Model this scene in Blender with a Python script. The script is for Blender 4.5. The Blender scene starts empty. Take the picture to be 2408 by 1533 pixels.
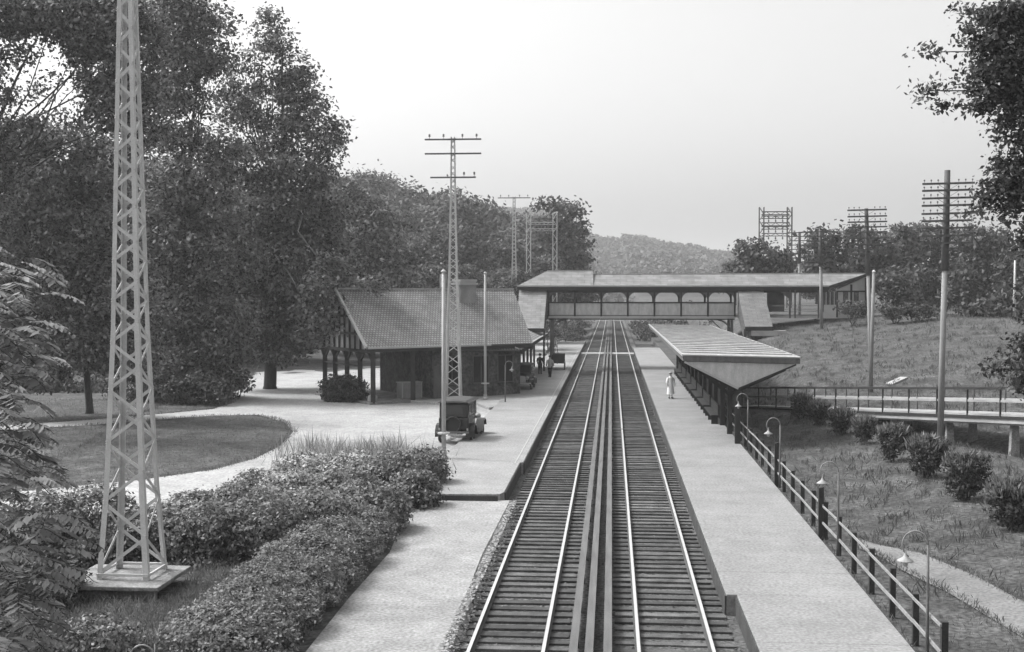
import bpy, math, random
import numpy as np
from mathutils import Vector, Matrix
from mathutils.geometry import tessellate_polygon
R = math.radians
random.seed(7)
rng = np.random.default_rng(11)
S = bpy.context.scene
C = S.collection

# ------------------------------------------------------------------ camera
CAMZ = 7.26
YAW = math.atan(234 / 2881.0)
PITCH = math.atan(83.5 / 2881.0)
F = 2881.0
cam = bpy.data.objects.new('camera', bpy.data.cameras.new('camera'))
C.objects.link(cam)
cam.location = (0, 0, CAMZ)
cam.rotation_euler = (R(90) - PITCH, 0, YAW)
cam.data.sensor_width = 36
cam.data.lens = 36 * F / 2408.0
cam.data.clip_start = 0.5
cam.data.clip_end = 6000
S.camera = cam
S.render.resolution_x, S.render.resolution_y = 1024, 652

# ------------------------------------------------------------------ sky, sun, exposure
SUN_EL, SUN_AZ = 52.0, -78.0      # azimuth measured from +Y towards +X
w = bpy.data.worlds.new('World')
S.world = w
w.use_nodes = True
nt = w.node_tree
bg = nt.nodes['Background']
sky = nt.nodes.new('ShaderNodeTexSky')
sky.sky_type = 'NISHITA'
sky.sun_disc = False
sky.sun_elevation = R(SUN_EL)
sky.sun_rotation = R(SUN_AZ)
sky.dust_density = 6.0
sky.air_density = 1.2
bw = nt.nodes.new('ShaderNodeRGBToBW')    # the photograph is black and white
nt.links.new(sky.outputs[0], bw.inputs[0])
nt.links.new(bw.outputs[0], bg.inputs[0])
bg.inputs[1].default_value = 0.15
sun = bpy.data.objects.new('sun', bpy.data.lights.new('sun', 'SUN'))
C.objects.link(sun)
sun.data.energy = 1.5
sun.data.angle = R(10)
sd = Vector((math.sin(R(SUN_AZ)) * math.cos(R(SUN_EL)), math.cos(R(SUN_AZ)) * math.cos(R(SUN_EL)), math.sin(R(SUN_EL))))
sun.rotation_euler = sd.to_track_quat('Z', 'Y').to_euler()
sun.location = (0, 0, 60)
S.view_settings.view_transform = 'Standard'
S.view_settings.look = 'None'
S.view_settings.exposure = 1.12
S.view_settings.gamma = 1.0

# ------------------------------------------------------------------ measuring helpers: a sighting in the survey picture (2408 wide) to a real point
_M = Matrix.Rotation(YAW, 3, 'Z') @ Matrix.Rotation(R(90) - PITCH, 3, 'X')
def ray(px, py):
    return _M @ Vector(((px - 1204) / F, -(py - 766.5) / F, -1))
def P(px, py, Y):
    d = ray(px, py); t = Y / d.y
    return Vector((d.x * t, Y, CAMZ + d.z * t))
def G(px, py, z=0.1):
    d = ray(px, py); t = (z - CAMZ) / d.z
    return Vector((d.x * t, d.y * t, z))

# ------------------------------------------------------------------ object helpers
def tag(o, label=None, cat=None, group=None, kind=None):
    if label: o['label'] = label
    if cat: o['category'] = cat
    if group: o['group'] = group
    if kind: o['kind'] = kind
    return o
def empty(name, loc, label=None, cat=None, group=None, rz=0):
    o = bpy.data.objects.new(name, None); C.objects.link(o)
    o.location = loc; o.rotation_euler = (0, 0, rz)
    o.empty_display_size = .3
    return tag(o, label, cat, group)
def copy_tree(o, parent=None, label=None):
    c = o.copy(); C.objects.link(c)
    if parent is not None: c.parent = parent
    for ch in list(o.children): copy_tree(ch, c)
    if label: c['label'] = label
    return c

class MB:
    def __init__(s): s.v = []; s.f = []
    def add(s, vs, fs):
        n = len(s.v); s.v += [tuple(v) for v in vs]; s.f += [tuple(i + n for i in f) for f in fs]; return s
    def box(s, c, size, rz=0, ax=None):
        x, y, z = (k / 2 for k in size); m = Matrix.Rotation(rz, 3, 'Z')
        if ax is not None: m = ax
        vs = [Vector(c) + m @ Vector((a * x, b * y, d * z)) for a in (-1, 1) for b in (-1, 1) for d in (-1, 1)]
        return s.add(vs, [(0, 1, 3, 2), (4, 6, 7, 5), (0, 4, 5, 1), (2, 3, 7, 6), (0, 2, 6, 4), (1, 5, 7, 3)])
    def beam(s, a, b, w, h=None, up=(0, 0, 1)):
        a, b = Vector(a), Vector(b); h = h or w
        d = (b - a).normalized(); u = Vector(up)
        if abs(d.dot(u)) > .98: u = Vector((0, 1, 0))
        sx = d.cross(u).normalized(); su = sx.cross(d).normalized()
        vs = [p + sx * i * w / 2 + su * j * h / 2 for p in (a, b) for i, j in ((-1, -1), (1, -1), (1, 1), (-1, 1))]
        return s.add(vs, [(3, 2, 1, 0), (4, 5, 6, 7), (0, 1, 5, 4), (1, 2, 6, 5), (2, 3, 7, 6), (3, 0, 4, 7)])
    def tube(s, pts, rs, n=8, cap=True):
        pts = [Vector(p) for p in pts]
        if not hasattr(rs, '__len__'): rs = [rs] * len(pts)
        vs = []; fs = []
        for i, p in enumerate(pts):
            d = (pts[min(i + 1, len(pts) - 1)] - pts[max(i - 1, 0)]).normalized()
            u = Vector((1, 0, 0)) if abs(d.x) < .8 else Vector((0, 1, 0))
            a = d.cross(u).normalized(); b = d.cross(a)
            for k in range(n):
                t = 2 * math.pi * k / n
                vs.append(p + (a * math.cos(t) + b * math.sin(t)) * rs[i])
        for i in range(len(pts) - 1):
            for k in range(n):
                fs.append((i * n + k, i * n + (k + 1) % n, (i + 1) * n + (k + 1) % n, (i + 1) * n + k))
        if cap:
            fs.append(tuple(range(n - 1, -1, -1))); fs.append(tuple((len(pts) - 1) * n + k for k in range(n)))
        return s.add(vs, fs)
    def lathe(s, c, prof, n=16, axis='Z', m=None):
        vs = []; fs = []
        for r, z in prof:
            for k in range(n):
                t = 2 * math.pi * k / n
                p = Vector((r * math.cos(t), r * math.sin(t), z))
                if axis == 'X': p = Vector((p.z, p.x, p.y))
                if axis == 'Y': p = Vector((p.x, p.z, p.y))
                vs.append(Vector(c) + p)
        for i in range(len(prof) - 1):
            for k in range(n):
                fs.append((i * n + k, i * n + (k + 1) % n, (i + 1) * n + (k + 1) % n, (i + 1) * n + k))
        fs.append(tuple(range(n - 1, -1, -1))); fs.append(tuple((len(prof) - 1) * n + k for k in range(n)))
        return s.add(vs, fs)
    def prism(s, poly, d):
        """closed plate: polygon of 3-D points, pushed along vector d"""
        n = len(poly); a = [Vector(p) for p in poly]; b = [p + Vector(d) for p in a]
        fs = [tuple(range(n - 1, -1, -1)), tuple(range(n, 2 * n))]
        fs += [(i, (i + 1) % n, n + (i + 1) % n, n + i) for i in range(n)]
        return s.add(a + b, fs)
    def build(s, name, mat, parent=None, smooth=False, origin=None, bevel=0):
        me = bpy.data.meshes.new(name)
        off = Vector((0, 0, 0))
        if parent is not None: off = Vector(parent.get('_o', (0, 0, 0)))
        vs = s.v
        me.from_pydata([tuple(v) for v in vs], [], s.f)
        me.validate()
        import bmesh
        bm = bmesh.new(); bm.from_mesh(me); bmesh.ops.recalc_face_normals(bm, faces=bm.faces); bm.to_mesh(me); bm.free()
        me.materials.append(mat)
        o = bpy.data.objects.new(name, me); C.objects.link(o)
        if smooth:
            for p in me.polygons: p.use_smooth = True
        if parent is not None:
            o.parent = parent
        if bevel:
            b = o.modifiers.new('bevel', 'BEVEL'); b.width = bevel; b.segments = 2; b.limit_method = 'ANGLE'
        return o

# ------------------------------------------------------------------ materials (all procedural, all grey: the photograph has no colour)
MATS = {}
def grey(name, v, amp=.15, scale=3.0, fine=40.0, famp=.12, rough=.85, bump=0.0, stretch=None, metal=0.0, spec=.3, tex=None):
    m = bpy.data.materials.new(name); m.use_nodes = True
    t = m.node_tree; b = t.nodes['Principled BSDF']
    b.inputs['Roughness'].default_value = rough
    b.inputs['Metallic'].default_value = metal
    b.inputs['Specular IOR Level'].default_value = spec
    tc = t.nodes.new('ShaderNodeTexCoord'); src = tc.outputs['Object']
    if stretch:
        mp = t.nodes.new('ShaderNodeMapping'); mp.inputs['Scale'].default_value = stretch
        t.links.new(src, mp.inputs[0]); src = mp.outputs[0]
    n1 = t.nodes.new('ShaderNodeTexNoise'); n1.inputs['Scale'].default_value = scale; n1.inputs['Detail'].default_value = 5
    n2 = t.nodes.new('ShaderNodeTexNoise'); n2.inputs['Scale'].default_value = fine; n2.inputs['Detail'].default_value = 3
    for n in (n1, n2): t.links.new(src, n.inputs['Vector'])
    r1 = t.nodes.new('ShaderNodeMapRange'); r1.inputs[1].default_value = .28; r1.inputs[2].default_value = .72
    r1.inputs[3].default_value = 1 - amp; r1.inputs[4].default_value = 1 + amp
    r2 = t.nodes.new('ShaderNodeMapRange'); r2.inputs[1].default_value = .28; r2.inputs[2].default_value = .72
    r2.inputs[3].default_value = v * (1 - famp); r2.inputs[4].default_value = v * (1 + famp)
    t.links.new(n1.outputs['Fac'], r1.inputs[0]); t.links.new(n2.outputs['Fac'], r2.inputs[0])
    mu = t.nodes.new('ShaderNodeMath'); mu.operation = 'MULTIPLY'
    t.links.new(r1.outputs[0], mu.inputs[0]); t.links.new(r2.outputs[0], mu.inputs[1])
    t.links.new(mu.outputs[0], b.inputs['Base Color'])
    if bump:
        bp = t.nodes.new('ShaderNodeBump'); bp.inputs['Strength'].default_value = bump; bp.inputs['Distance'].default_value = .05
        t.links.new(n2.outputs['Fac'], bp.inputs['Height']); t.links.new(bp.outputs[0], b.inputs['Normal'])
    MATS[name] = m
    return m
def leafmat(name, lo, hi, trans=.25):
    m = bpy.data.materials.new(name); m.use_nodes = True
    t = m.node_tree; b = t.nodes['Principled BSDF']; out = t.nodes['Material Output']
    b.inputs['Roughness'].default_value = .6; b.inputs['Specular IOR Level'].default_value = .25
    at = t.nodes.new('ShaderNodeAttribute'); at.attribute_name = 'tone'
    mr = t.nodes.new('ShaderNodeMapRange'); mr.inputs[3].default_value = lo; mr.inputs[4].default_value = hi
    t.links.new(at.outputs['Fac'], mr.inputs[0]); t.links.new(mr.outputs[0], b.inputs['Base Color'])
    tr = t.nodes.new('ShaderNodeBsdfTranslucent'); t.links.new(mr.outputs[0], tr.inputs[0])
    mx = t.nodes.new('ShaderNodeMixShader'); mx.inputs[0].default_value = trans
    t.links.new(b.outputs[0], mx.inputs[1]); t.links.new(tr.outputs[0], mx.inputs[2]); t.links.new(mx.outputs[0], out.inputs[0])
    MATS[name] = m
    return m
m_grass = grey('grass', .068, .45, .7, 7, .7, 1.0, .8)
m_gravel = grey('gravel', .33, .14, .5, 11, .3, 1.0, .4)
m_path = grey('cinder_path', .26, .16, .6, 13, .38, 1.0, .5)
m_side = grey('side_path_cinders', .16, .2, .8, 12, .35, 1.0, .5)
m_plat = grey('platform_asphalt', .25, .12, .4, 13, .3, .95, .2)
m_platr = grey('platform_concrete', .215, .12, .5, 13, .3, .95, .2)
m_edge = grey('platform_edge', .05, .3, 2, 20, .3, .9, .3)
m_ballast = grey('ballast', .085, .35, .9, 11, .7, 1.0, 1.0)
m_tie = grey('sleeper_timber', .078, .45, 2.2, 30, .3, .95, .4)
m_rail = grey('rail_steel', .5, .05, 3, 40, .05, .35, 0, metal=.3, spec=.5)
m_railside = grey('rail_web', .06, .2, 3, 40, .2, .7)
def patched(m, joint=None, stain=.35):
    t = m.node_tree; b = t.nodes['Principled BSDF']; src = b.inputs['Base Color'].links[0].from_socket
    tc = t.nodes.new('ShaderNodeTexCoord')
    n = t.nodes.new('ShaderNodeTexNoise'); n.inputs['Scale'].default_value = 1.7; n.inputs['Detail'].default_value = 9; n.inputs['Roughness'].default_value = .72
    t.links.new(tc.outputs['Object'], n.inputs['Vector'])
    mr = t.nodes.new('ShaderNodeMapRange'); mr.inputs[1].default_value = .3; mr.inputs[2].default_value = .7
    mr.inputs[3].default_value = 1 - stain; mr.inputs[4].default_value = 1 + stain * .7
    t.links.new(n.outputs['Fac'], mr.inputs[0])
    mu = t.nodes.new('ShaderNodeMath'); mu.operation = 'MULTIPLY'; t.links.new(src, mu.inputs[0]); t.links.new(mr.outputs[0], mu.inputs[1]); last = mu.outputs[0]
    if joint:
        sp = t.nodes.new('ShaderNodeSeparateXYZ'); t.links.new(tc.outputs['Object'], sp.inputs[0])
        pg = t.nodes.new('ShaderNodeMath'); pg.operation = 'PINGPONG'; pg.inputs[1].default_value = joint / 2; t.links.new(sp.outputs['Y'], pg.inputs[0])
        lt = t.nodes.new('ShaderNodeMath'); lt.operation = 'GREATER_THAN'; lt.inputs[1].default_value = .022; t.links.new(pg.outputs[0], lt.inputs[0])
        m2 = t.nodes.new('ShaderNodeMapRange'); m2.inputs[3].default_value = .72; m2.inputs[4].default_value = 1; t.links.new(lt.outputs[0], m2.inputs[0])
        m3 = t.nodes.new('ShaderNodeMath'); m3.operation = 'MULTIPLY'; t.links.new(last, m3.inputs[0]); t.links.new(m2.outputs[0], m3.inputs[1]); last = m3.outputs[0]
    t.links.new(last, b.inputs['Base Color'])
patched(m_gravel, None, .16); patched(m_path, None, .22); patched(m_plat, None, .15); patched(m_platr, 6.1, .15); patched(m_grass, None, .4)
m_board = grey('third_rail_board', .115, .2, 1.2, 30, .2, .9, .2, (6, .5, 1))
m_steel = grey('painted_steel', .48, .12, 2, 30, .12, .6, 0)
m_steeld = grey('dark_steel', .12, .2, 2, 30, .2, .6, 0)
m_conc = grey('concrete', .19, .4, 2.2, 18, .35, .95, .3)
m_wood = grey('weathered_wood', .10, .25, 2, 24, .25, .9, .2, (3, 3, .5))
m_postpale = grey('pale_grey', .22, .2, 2, 24, .2, .9, .2, (4, 4, .3))
m_dark = grey('dark_timber', .03, .25, 2, 24, .25, .85, .2)
m_pole = grey('pole_wood', .09, .3, 1.5, 25, .3, .9, .2, (4, 4, .3))
m_white = grey('white_paint', .36, .1, 1.5, 20, .08, .7)
m_trimw = grey('pale_trim', .34, .1, 1.5, 20, .1, .7)
m_boards = grey('grey_boarding', .30, .25, 1.0, 18, .15, .85, .1, (1, 1, 3))
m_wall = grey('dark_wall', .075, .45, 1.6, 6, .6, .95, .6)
m_stucco = grey('stucco', .24, .25, 1.1, 16, .12, .95, .2)
m_bark = grey('bark', .05, .3, 2, 14, .4, 1, .6, (3, 3, .6))
m_black = grey('black_enamel', .012, .1, 2, 20, .1, .3, 0, spec=.5)
m_glass = grey('window_glass', .02, .1, 2, 10, .1, .12, 0, spec=.6)
m_canvas = grey('roof_fabric', .06, .1, 3, 30, .1, .8)
m_tyre = grey('rubber', .03, .1, 3, 30, .1, .8)
m_skin = grey('skin', .35, .05, 5, 30, .05, .6)
m_cloth = grey('white_cloth', .75, .06, 6, 40, .05, .9)
m_clothd = grey('dark_cloth', .03, .1, 6, 40, .1, .9)
m_clothm = grey('grey_cloth', .30, .1, 6, 40, .1, .9)
lf_stone = leafmat('pale_stones', .12, .38, 0)
lf_stoned = leafmat('dark_stones', .02, .14, 0)
def per_object(m, lo, hi):
    t = m.node_tree; b = t.nodes['Principled BSDF']; src = b.inputs['Base Color'].links[0].from_socket
    oi = t.nodes.new('ShaderNodeObjectInfo'); mr = t.nodes.new('ShaderNodeMapRange'); mr.inputs[3].default_value = lo; mr.inputs[4].default_value = hi
    t.links.new(oi.outputs['Random'], mr.inputs[0]); mu = t.nodes.new('ShaderNodeMath'); mu.operation = 'MULTIPLY'
    t.links.new(src, mu.inputs[0]); t.links.new(mr.outputs[0], mu.inputs[1]); t.links.new(mu.outputs[0], b.inputs['Base Color'])
per_object(m_tie, .6, 1.45)
def courses(name, v, wy, lx, z_rows, amp=.45):
    """shingles or boards: brick pattern laid in the UV map of the slope"""
    m = bpy.data.materials.new(name); m.use_nodes = True
    t = m.node_tree; b = t.nodes['Principled BSDF']; b.inputs['Roughness'].default_value = .9; b.inputs['Specular IOR Level'].default_value = .2
    uv = t.nodes.new('ShaderNodeUVMap'); uv.uv_map = 'UVMap'
    br = t.nodes.new('ShaderNodeTexBrick'); br.inputs['Scale'].default_value = 1
    br.inputs['Brick Width'].default_value = lx; br.inputs['Row Height'].default_value = wy
    br.inputs['Mortar Size'].default_value = z_rows; br.inputs['Mortar Smooth'].default_value = .3
    br.inputs['Color1'].default_value = (v * 1.12,) * 3 + (1,); br.inputs['Color2'].default_value = (v * .85,) * 3 + (1,)
    br.inputs['Mortar'].default_value = (v * amp,) * 3 + (1,)
    n = t.nodes.new('ShaderNodeTexNoise'); n.inputs['Scale'].default_value = 1.3; n.inputs['Detail'].default_value = 5
    t.links.new(uv.outputs[0], br.inputs[0]); t.links.new(uv.outputs[0], n.inputs[0])
    mr = t.nodes.new('ShaderNodeMapRange'); mr.inputs[1].default_value = .3; mr.inputs[2].default_value = .7; mr.inputs[3].default_value = .82; mr.inputs[4].default_value = 1.18
    t.links.new(n.outputs[0], mr.inputs[0])
    mx = t.nodes.new('ShaderNodeVectorMath'); mx.operation = 'SCALE'
    t.links.new(br.outputs['Color'], mx.inputs[0]); t.links.new(mr.outputs[0], mx.inputs['Scale'])
    t.links.new(mx.outputs[0], b.inputs['Base Color'])
    bp = t.nodes.new('ShaderNodeBump'); bp.inputs['Strength'].default_value = .6; bp.inputs['Distance'].default_value = .05; bp.invert = True
    t.links.new(br.outputs['Fac'], bp.inputs['Height']); t.links.new(bp.outputs[0], b.inputs['Normal'])
    return m
m_canopyb = grey('canopy_batten', .33, .25, 1.5, 20, .2)
m_stairroof = courses('stair_roofing', .14, .3, .8, .02, .6)
m_stairpale = courses('pale_stair_roofing', .22, .3, .8, .02, .7)
m_panel = grey('painted_panel', .42, .2, 1.2, 16, .15, .85, .1, (3, 1, 1))
m_shingle = courses('roof_tiles', .26, .21, .2, .035, .45)
m_slate = courses('bridge_roofing', .19, .5, 1.2, .02, .7)
m_tar = courses('canopy_roofing', .25, 1.1, 3.2, .06, 1.5)
lf_oak = leafmat('oak_leaves', .015, .27)
lf_dark = leafmat('dark_leaves', .02, .12)
lf_far = leafmat('far_leaves', .015, .15)
lf_shrub = leafmat('shrub_leaves', .03, .30)
lf_hedge = leafmat('hedge_leaves', .05, .27)
lf_pale = leafmat('pale_leaves', .05, .30, .35)
lf_flower = leafmat('flowering_leaves', .04, .6)
lf_grass = leafmat('grass_blades', .07, .17, .5)
lf_grasst = leafmat('tall_grass_stems', .10, .35, .5)
lf_tuft = leafmat('coarse_tufts', .05, .15, .4)
lf_over = leafmat('overhanging_leaves', .025, .15)
lf_round = leafmat('evergreen_needles', .015, .11)

def roof_slope(name, pts, mat, parent, thick=.12, uaxis=None):
    """pts: planar polygon, first edge = eave. A plate with thickness and a UV map along eave / up slope."""
    pts = [Vector(p) for p in pts]
    e = (pts[1] - pts[0]).normalized(); nrm = None
    for k in range(2, len(pts)):
        nrm = (pts[1] - pts[0]).cross(pts[k] - pts[0])
        if nrm.length > 1e-4: break
    nrm.normalize()
    if nrm.z < 0: nrm = -nrm
    up = nrm.cross(e)
    mb = MB(); mb.prism(pts, -nrm * thick)
    o = mb.build(name, mat, parent)
    me = o.data; uvl = me.uv_layers.new(name='UVMap')
    for l in me.loops:
        d = me.vertices[l.vertex_index].co - pts[0]
        uvl.data[l.index].uv = (d.dot(e), d.dot(up))
    return o

# ------------------------------------------------------------------ foliage
def leaf_object(name, cen, size, mat, parent=None, out=None, aspect=.55, updir=.35, tone=None, dirs=None):
    N = len(cen)
    cen = np.asarray(cen, float)
    size = np.broadcast_to(np.asarray(size, float), (N,)) * rng.uniform(.5, 1.5, N)
    n = rng.normal(size=(N, 3)); n /= np.linalg.norm(n, axis=1, keepdims=True)
    if out is not None: n = n * .75 + out * .6
    n[:, 2] += updir
    n /= np.linalg.norm(n, axis=1, keepdims=True) + 1e-9
    if dirs is None:
        t = rng.normal(size=(N, 3))
    else: t = dirs.copy()
    t -= (t * n).sum(1, keepdims=True) * n if dirs is None else 0
    t /= np.linalg.norm(t, axis=1, keepdims=True) + 1e-9
    if dirs is not None:
        n = n - (t * n).sum(1, keepdims=True) * t
        n /= np.linalg.norm(n, axis=1, keepdims=True) + 1e-9
    b = np.cross(n, t)
    L = size[:, None] * .5; W = L * aspect
    V = np.stack([cen - t * L, cen + b * W, cen + t * L, cen - b * W], 1).reshape(-1, 3)
    me = bpy.data.meshes.new(name)
    me.vertices.add(4 * N); me.vertices.foreach_set('co', V.astype(np.float32).ravel())
    me.loops.add(4 * N); me.loops.foreach_set('vertex_index', np.arange(4 * N, dtype=np.int32))
    me.polygons.add(N); me.polygons.foreach_set('loop_start', np.arange(0, 4 * N, 4, dtype=np.int32))
    me.polygons.foreach_set('loop_total', np.full(N, 4, dtype=np.int32))
    me.update(calc_edges=True)
    a = me.attributes.new('tone', 'FLOAT', 'FACE')
    if tone is None: tone = rng.uniform(0, 1, N)
    a.data.foreach_set('value', np.clip(tone, 0, 1).astype(np.float32))
    me.materials.append(mat)
    o = bpy.data.objects.new(name, me); C.objects.link(o)
    if parent is not None: o.parent = parent
    return o
def lobe_points(lobes, dens, clump=.35, per=26, shell=.35):
    """lobes: (centre, (rx,ry,rz), density). leaf positions gathered in clumps spread through each lobe"""
    pts = []; outs = []; tones = []
    for c, r, d in lobes:
        c = np.array(c, float); r = np.array(r, float)
        area = 4 * math.pi * ((r[0] * r[1]) ** 1.6 / 3 + (r[0] * r[2]) ** 1.6 / 3 + (r[1] * r[2]) ** 1.6 / 3) ** (1 / 1.6)
        nc = max(5, int(area * dens * d / per))
        u = rng.normal(size=(nc, 3)); u /= np.linalg.norm(u, axis=1, keepdims=True)
        rad = 1 - shell * rng.uniform(0, 1, nc) ** 1.5
        cc = c + u * r * rad[:, None]
        tn = rng.uniform(.15, .85, nc)
        m = rng.integers(int(per * .5), int(per * 1.5) + 1, nc)
        idx = np.repeat(np.arange(nc), m)
        cs = clump * rng.uniform(.6, 1.3, nc)
        p = cc[idx] + rng.normal(size=(len(idx), 3)) * cs[idx][:, None] * np.array([1, 1, .6])
        pts.append(p); outs.append(u[idx]); tones.append(tn[idx] + rng.normal(size=len(idx)) * .28)
    return np.concatenate(pts), np.concatenate(outs), np.concatenate(tones)
def limb(mb, a, b, r0, r1, n=6, wob=.06, seg=5):
    a, b = Vector(a), Vector(b); L = (b - a).length; pts = []; rs = []
    for i in range(seg + 1):
        t = i / seg; p = a.lerp(b, t)
        if 0 < i < seg: p += Vector((random.uniform(-1, 1), random.uniform(-1, 1), random.uniform(-.5, .5))) * L * wob
        pts.append(p); rs.append(r0 + (r1 - r0) * t ** .8)
    mb.tube(pts, rs, n)
def tree(name, label, base, lobes, group=None, leaf=.3, dens=20, mat=None, clump=.5, trunk_r=.4, cat='tree', limbs=True, per=26, shell=.35, updir=.35, side=None):
    """base: foot of the trunk; lobes in world coordinates"""
    base = Vector(base)
    t = empty(name, base, label, cat, group)
    L = [((c[0] - base.x, c[1] - base.y, c[2] - base.z), r, d) for c, r, d in lobes]
    cz = sum(l[0][2] for l in L) / len(L); top = max(l[0][2] for l in L)
    cx = sum(l[0][0] for l in L) / len(L); cy = sum(l[0][1] for l in L) / len(L)
    mb = MB()
    fork = Vector((cx * .25, cy * .25, min(cz * .55, top * .5)))
    mb.tube([(0, 0, -.3), (0, 0, .25), fork * .5 + Vector((.04, 0, 0)), fork], [trunk_r * 1.5, trunk_r * 1.1, trunk_r * .92, trunk_r * .8], 10)
    limb(mb, fork, (cx * .8, cy * .8, top * .92), trunk_r * .78, trunk_r * .12, 7, .03)
    if limbs:
        for c, r, d in L:
            s = fork.lerp(Vector((cx * .8, cy * .8, top * .92)), random.uniform(0, .5))
            if side: s = Vector(c) + Vector(side) * random.uniform(.7, 1.2) + Vector((0, 0, random.uniform(-.4, .3)))
            limb(mb, s, (c[0], c[1], c[2]), trunk_r * (.26 if not side else .13), trunk_r * .05, 5, .06 if not side else .02)
    mb.build('trunk', m_bark, t, smooth=True)
    p, o, tn = lobe_points(L, dens, clump, per, shell)
    leaf_object('crown', p, leaf, mat or lf_oak, t, o, tone=tn, updir=updir)
    return t
def pxlobes(Y, L, dy=.75):
    out = []
    for l in L:
        px, py, rx, ry = l[:4]; d = l[4] if len(l) > 4 else 1
        yy = Y + (l[5] if len(l) > 5 else 0)
        c = P(px, py, yy); k = yy / F
        out.append((tuple(c), (rx * k, rx * k * dy, ry * k), d))
    return out

# ------------------------------------------------------------------ terrain
def sm(t):
    t = np.clip(t, 0, 1); return t * t * (3 - 2 * t)
def terrain(X, Y):
    X = np.asarray(X, float); Y = np.asarray(Y, float)
    z = np.full(np.broadcast(X, Y).shape, .10)
    # right side: gentle rise then the embankment and the plateau
    zr = .10 + .6 * sm((X - 6.6) / 7.5)
    e = np.maximum(0, .062 * (Y - 57) + .11 * (X - 14.5)) * sm((X - 7.2) / 5.5) * sm((Y - 42) / 14)
    zr = zr + np.minimum(e, 4.2 + .25 * (1 - np.exp(-e)))
    zr = np.minimum(zr, 5.0 + .004 * np.maximum(0, Y - 110))
    z = np.where(X > 6.3, zr, z)
    # left hillside
    hl = 15 * sm((-X - 13) / 55) * sm((Y - 98) / 130)
    z = np.where(X < -6.5, z + hl, z)
    # the far hill closing the valley
    far = sm((Y - 430) / 600) * np.clip(47 - .20 * (X + 20), 3, 52)
    z = z + far
    z = z + np.where((X < -8) | (X > 7), .03 * np.sin(X * 1.3 + np.sin(Y * .7)) * np.cos(Y * .9 + X * .2), 0)
    z = z - np.where(X > 10.5, .45 * np.exp(-(((X - 7.9) * .9421 + (Y - 75) * .3353 - .95) / 1.15) ** 2), 0)
    cor = (X > -6.9) & (X < 6.01) & (Y < 430)
    z = np.where(cor, -.45, z)
    z = np.where((X >= -6.9) & (X < -6.0) & (Y < 40), .06, z)
    return z
def tz(x, y): return float(terrain(np.array([x]), np.array([y]))[0])
def GT(px, py, off=0.0):
    z = .1
    for _ in range(25):
        g = G(px, py, z); z = .5 * z + .5 * (tz(g.x, g.y) + off)
    return G(px, py, z)
def sheet(name, xs, ys, mat):
    XX, YY = np.meshgrid(xs, ys); ZZ = terrain(XX, YY)
    V = np.stack([XX, YY, ZZ], -1).reshape(-1, 3); nx, ny = len(xs), len(ys)
    i = np.arange(nx - 1)[None, :] + np.arange(ny - 1)[:, None] * nx
    Fq = np.stack([i, i + 1, i + 1 + nx, i + nx], -1).reshape(-1, 4)
    me = bpy.data.meshes.new(name); me.from_pydata(V.tolist(), [], Fq.tolist()); me.materials.append(mat)
    for p in me.polygons: p.use_smooth = True
    o = bpy.data.objects.new(name, me); C.objects.link(o); return o
xs = np.unique(np.concatenate([np.linspace(-1500, -120, 24), np.linspace(-120, -30, 46), np.arange(-30, -8, .8), [-7.6, -6.905, -6.9, -6.5, -6.005, -6.0, 6.0, 6.015, 6.25, 6.31, 6.6, 7.0], np.arange(7.4, 40, .7), np.linspace(40, 140, 50), np.linspace(140, 1500, 24)]))
ys = np.unique(np.concatenate([np.linspace(-60, 15, 12), np.arange(15, 39, 1.5), [39.9, 40.05], np.arange(41, 130, 1.2), np.linspace(130, 420, 60), [429, 431], np.linspace(440, 1100, 40), np.linspace(1100, 4000, 10)]))
tag(sheet('ground', xs, ys, m_grass), kind='structure')

def flat(name, pts, z, mat, thick=.02, kind='structure'):
    poly = [(p[0], p[1], z) for p in pts]
    tri = tessellate_polygon([[Vector(p) for p in poly]])
    mb = MB(); mb.add(poly, tri)
    o = mb.build(name, mat)
    for p in o.data.polygons:
        pass
    return tag(o, kind=kind)
def gp(L, z): return [(G(x, y, z).x, G(x, y, z).y) for x, y in L]

# track bed
bed = MB()
bed.add([(-3.9, -10, -.19), (3.2, -10, -.19), (3.2, 428, -.19), (-3.9, 428, -.19)], [(0, 1, 2, 3)])
tag(bed.build('track_bed', m_ballast), kind='structure')
# station forecourt and the drive round the lawn
zf = .13
fore = gp([(1300, 800), (1225, 925), (1045, 1097), (900, 1120), (760, 1150), (560, 1205), (380, 1235), (0, 1235), (-160, 1240), (-160, 1165), (0, 1160), (330, 1128),
           (500, 1105), (600, 1078), (660, 1048), (690, 1015), (668, 992), (610, 976), (500, 977), (380, 986), (200, 1000), (0, 1012), (-60, 1014), (-60, 1004), (0, 1001),
           (200, 988), (380, 973), (500, 962), (545, 948), (515, 926), (555, 903), (600, 880), (560, 850), (600, 838), (760, 830), (900, 810), (1100, 800)], zf)
flat('forecourt', fore, zf, m_gravel)
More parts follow.
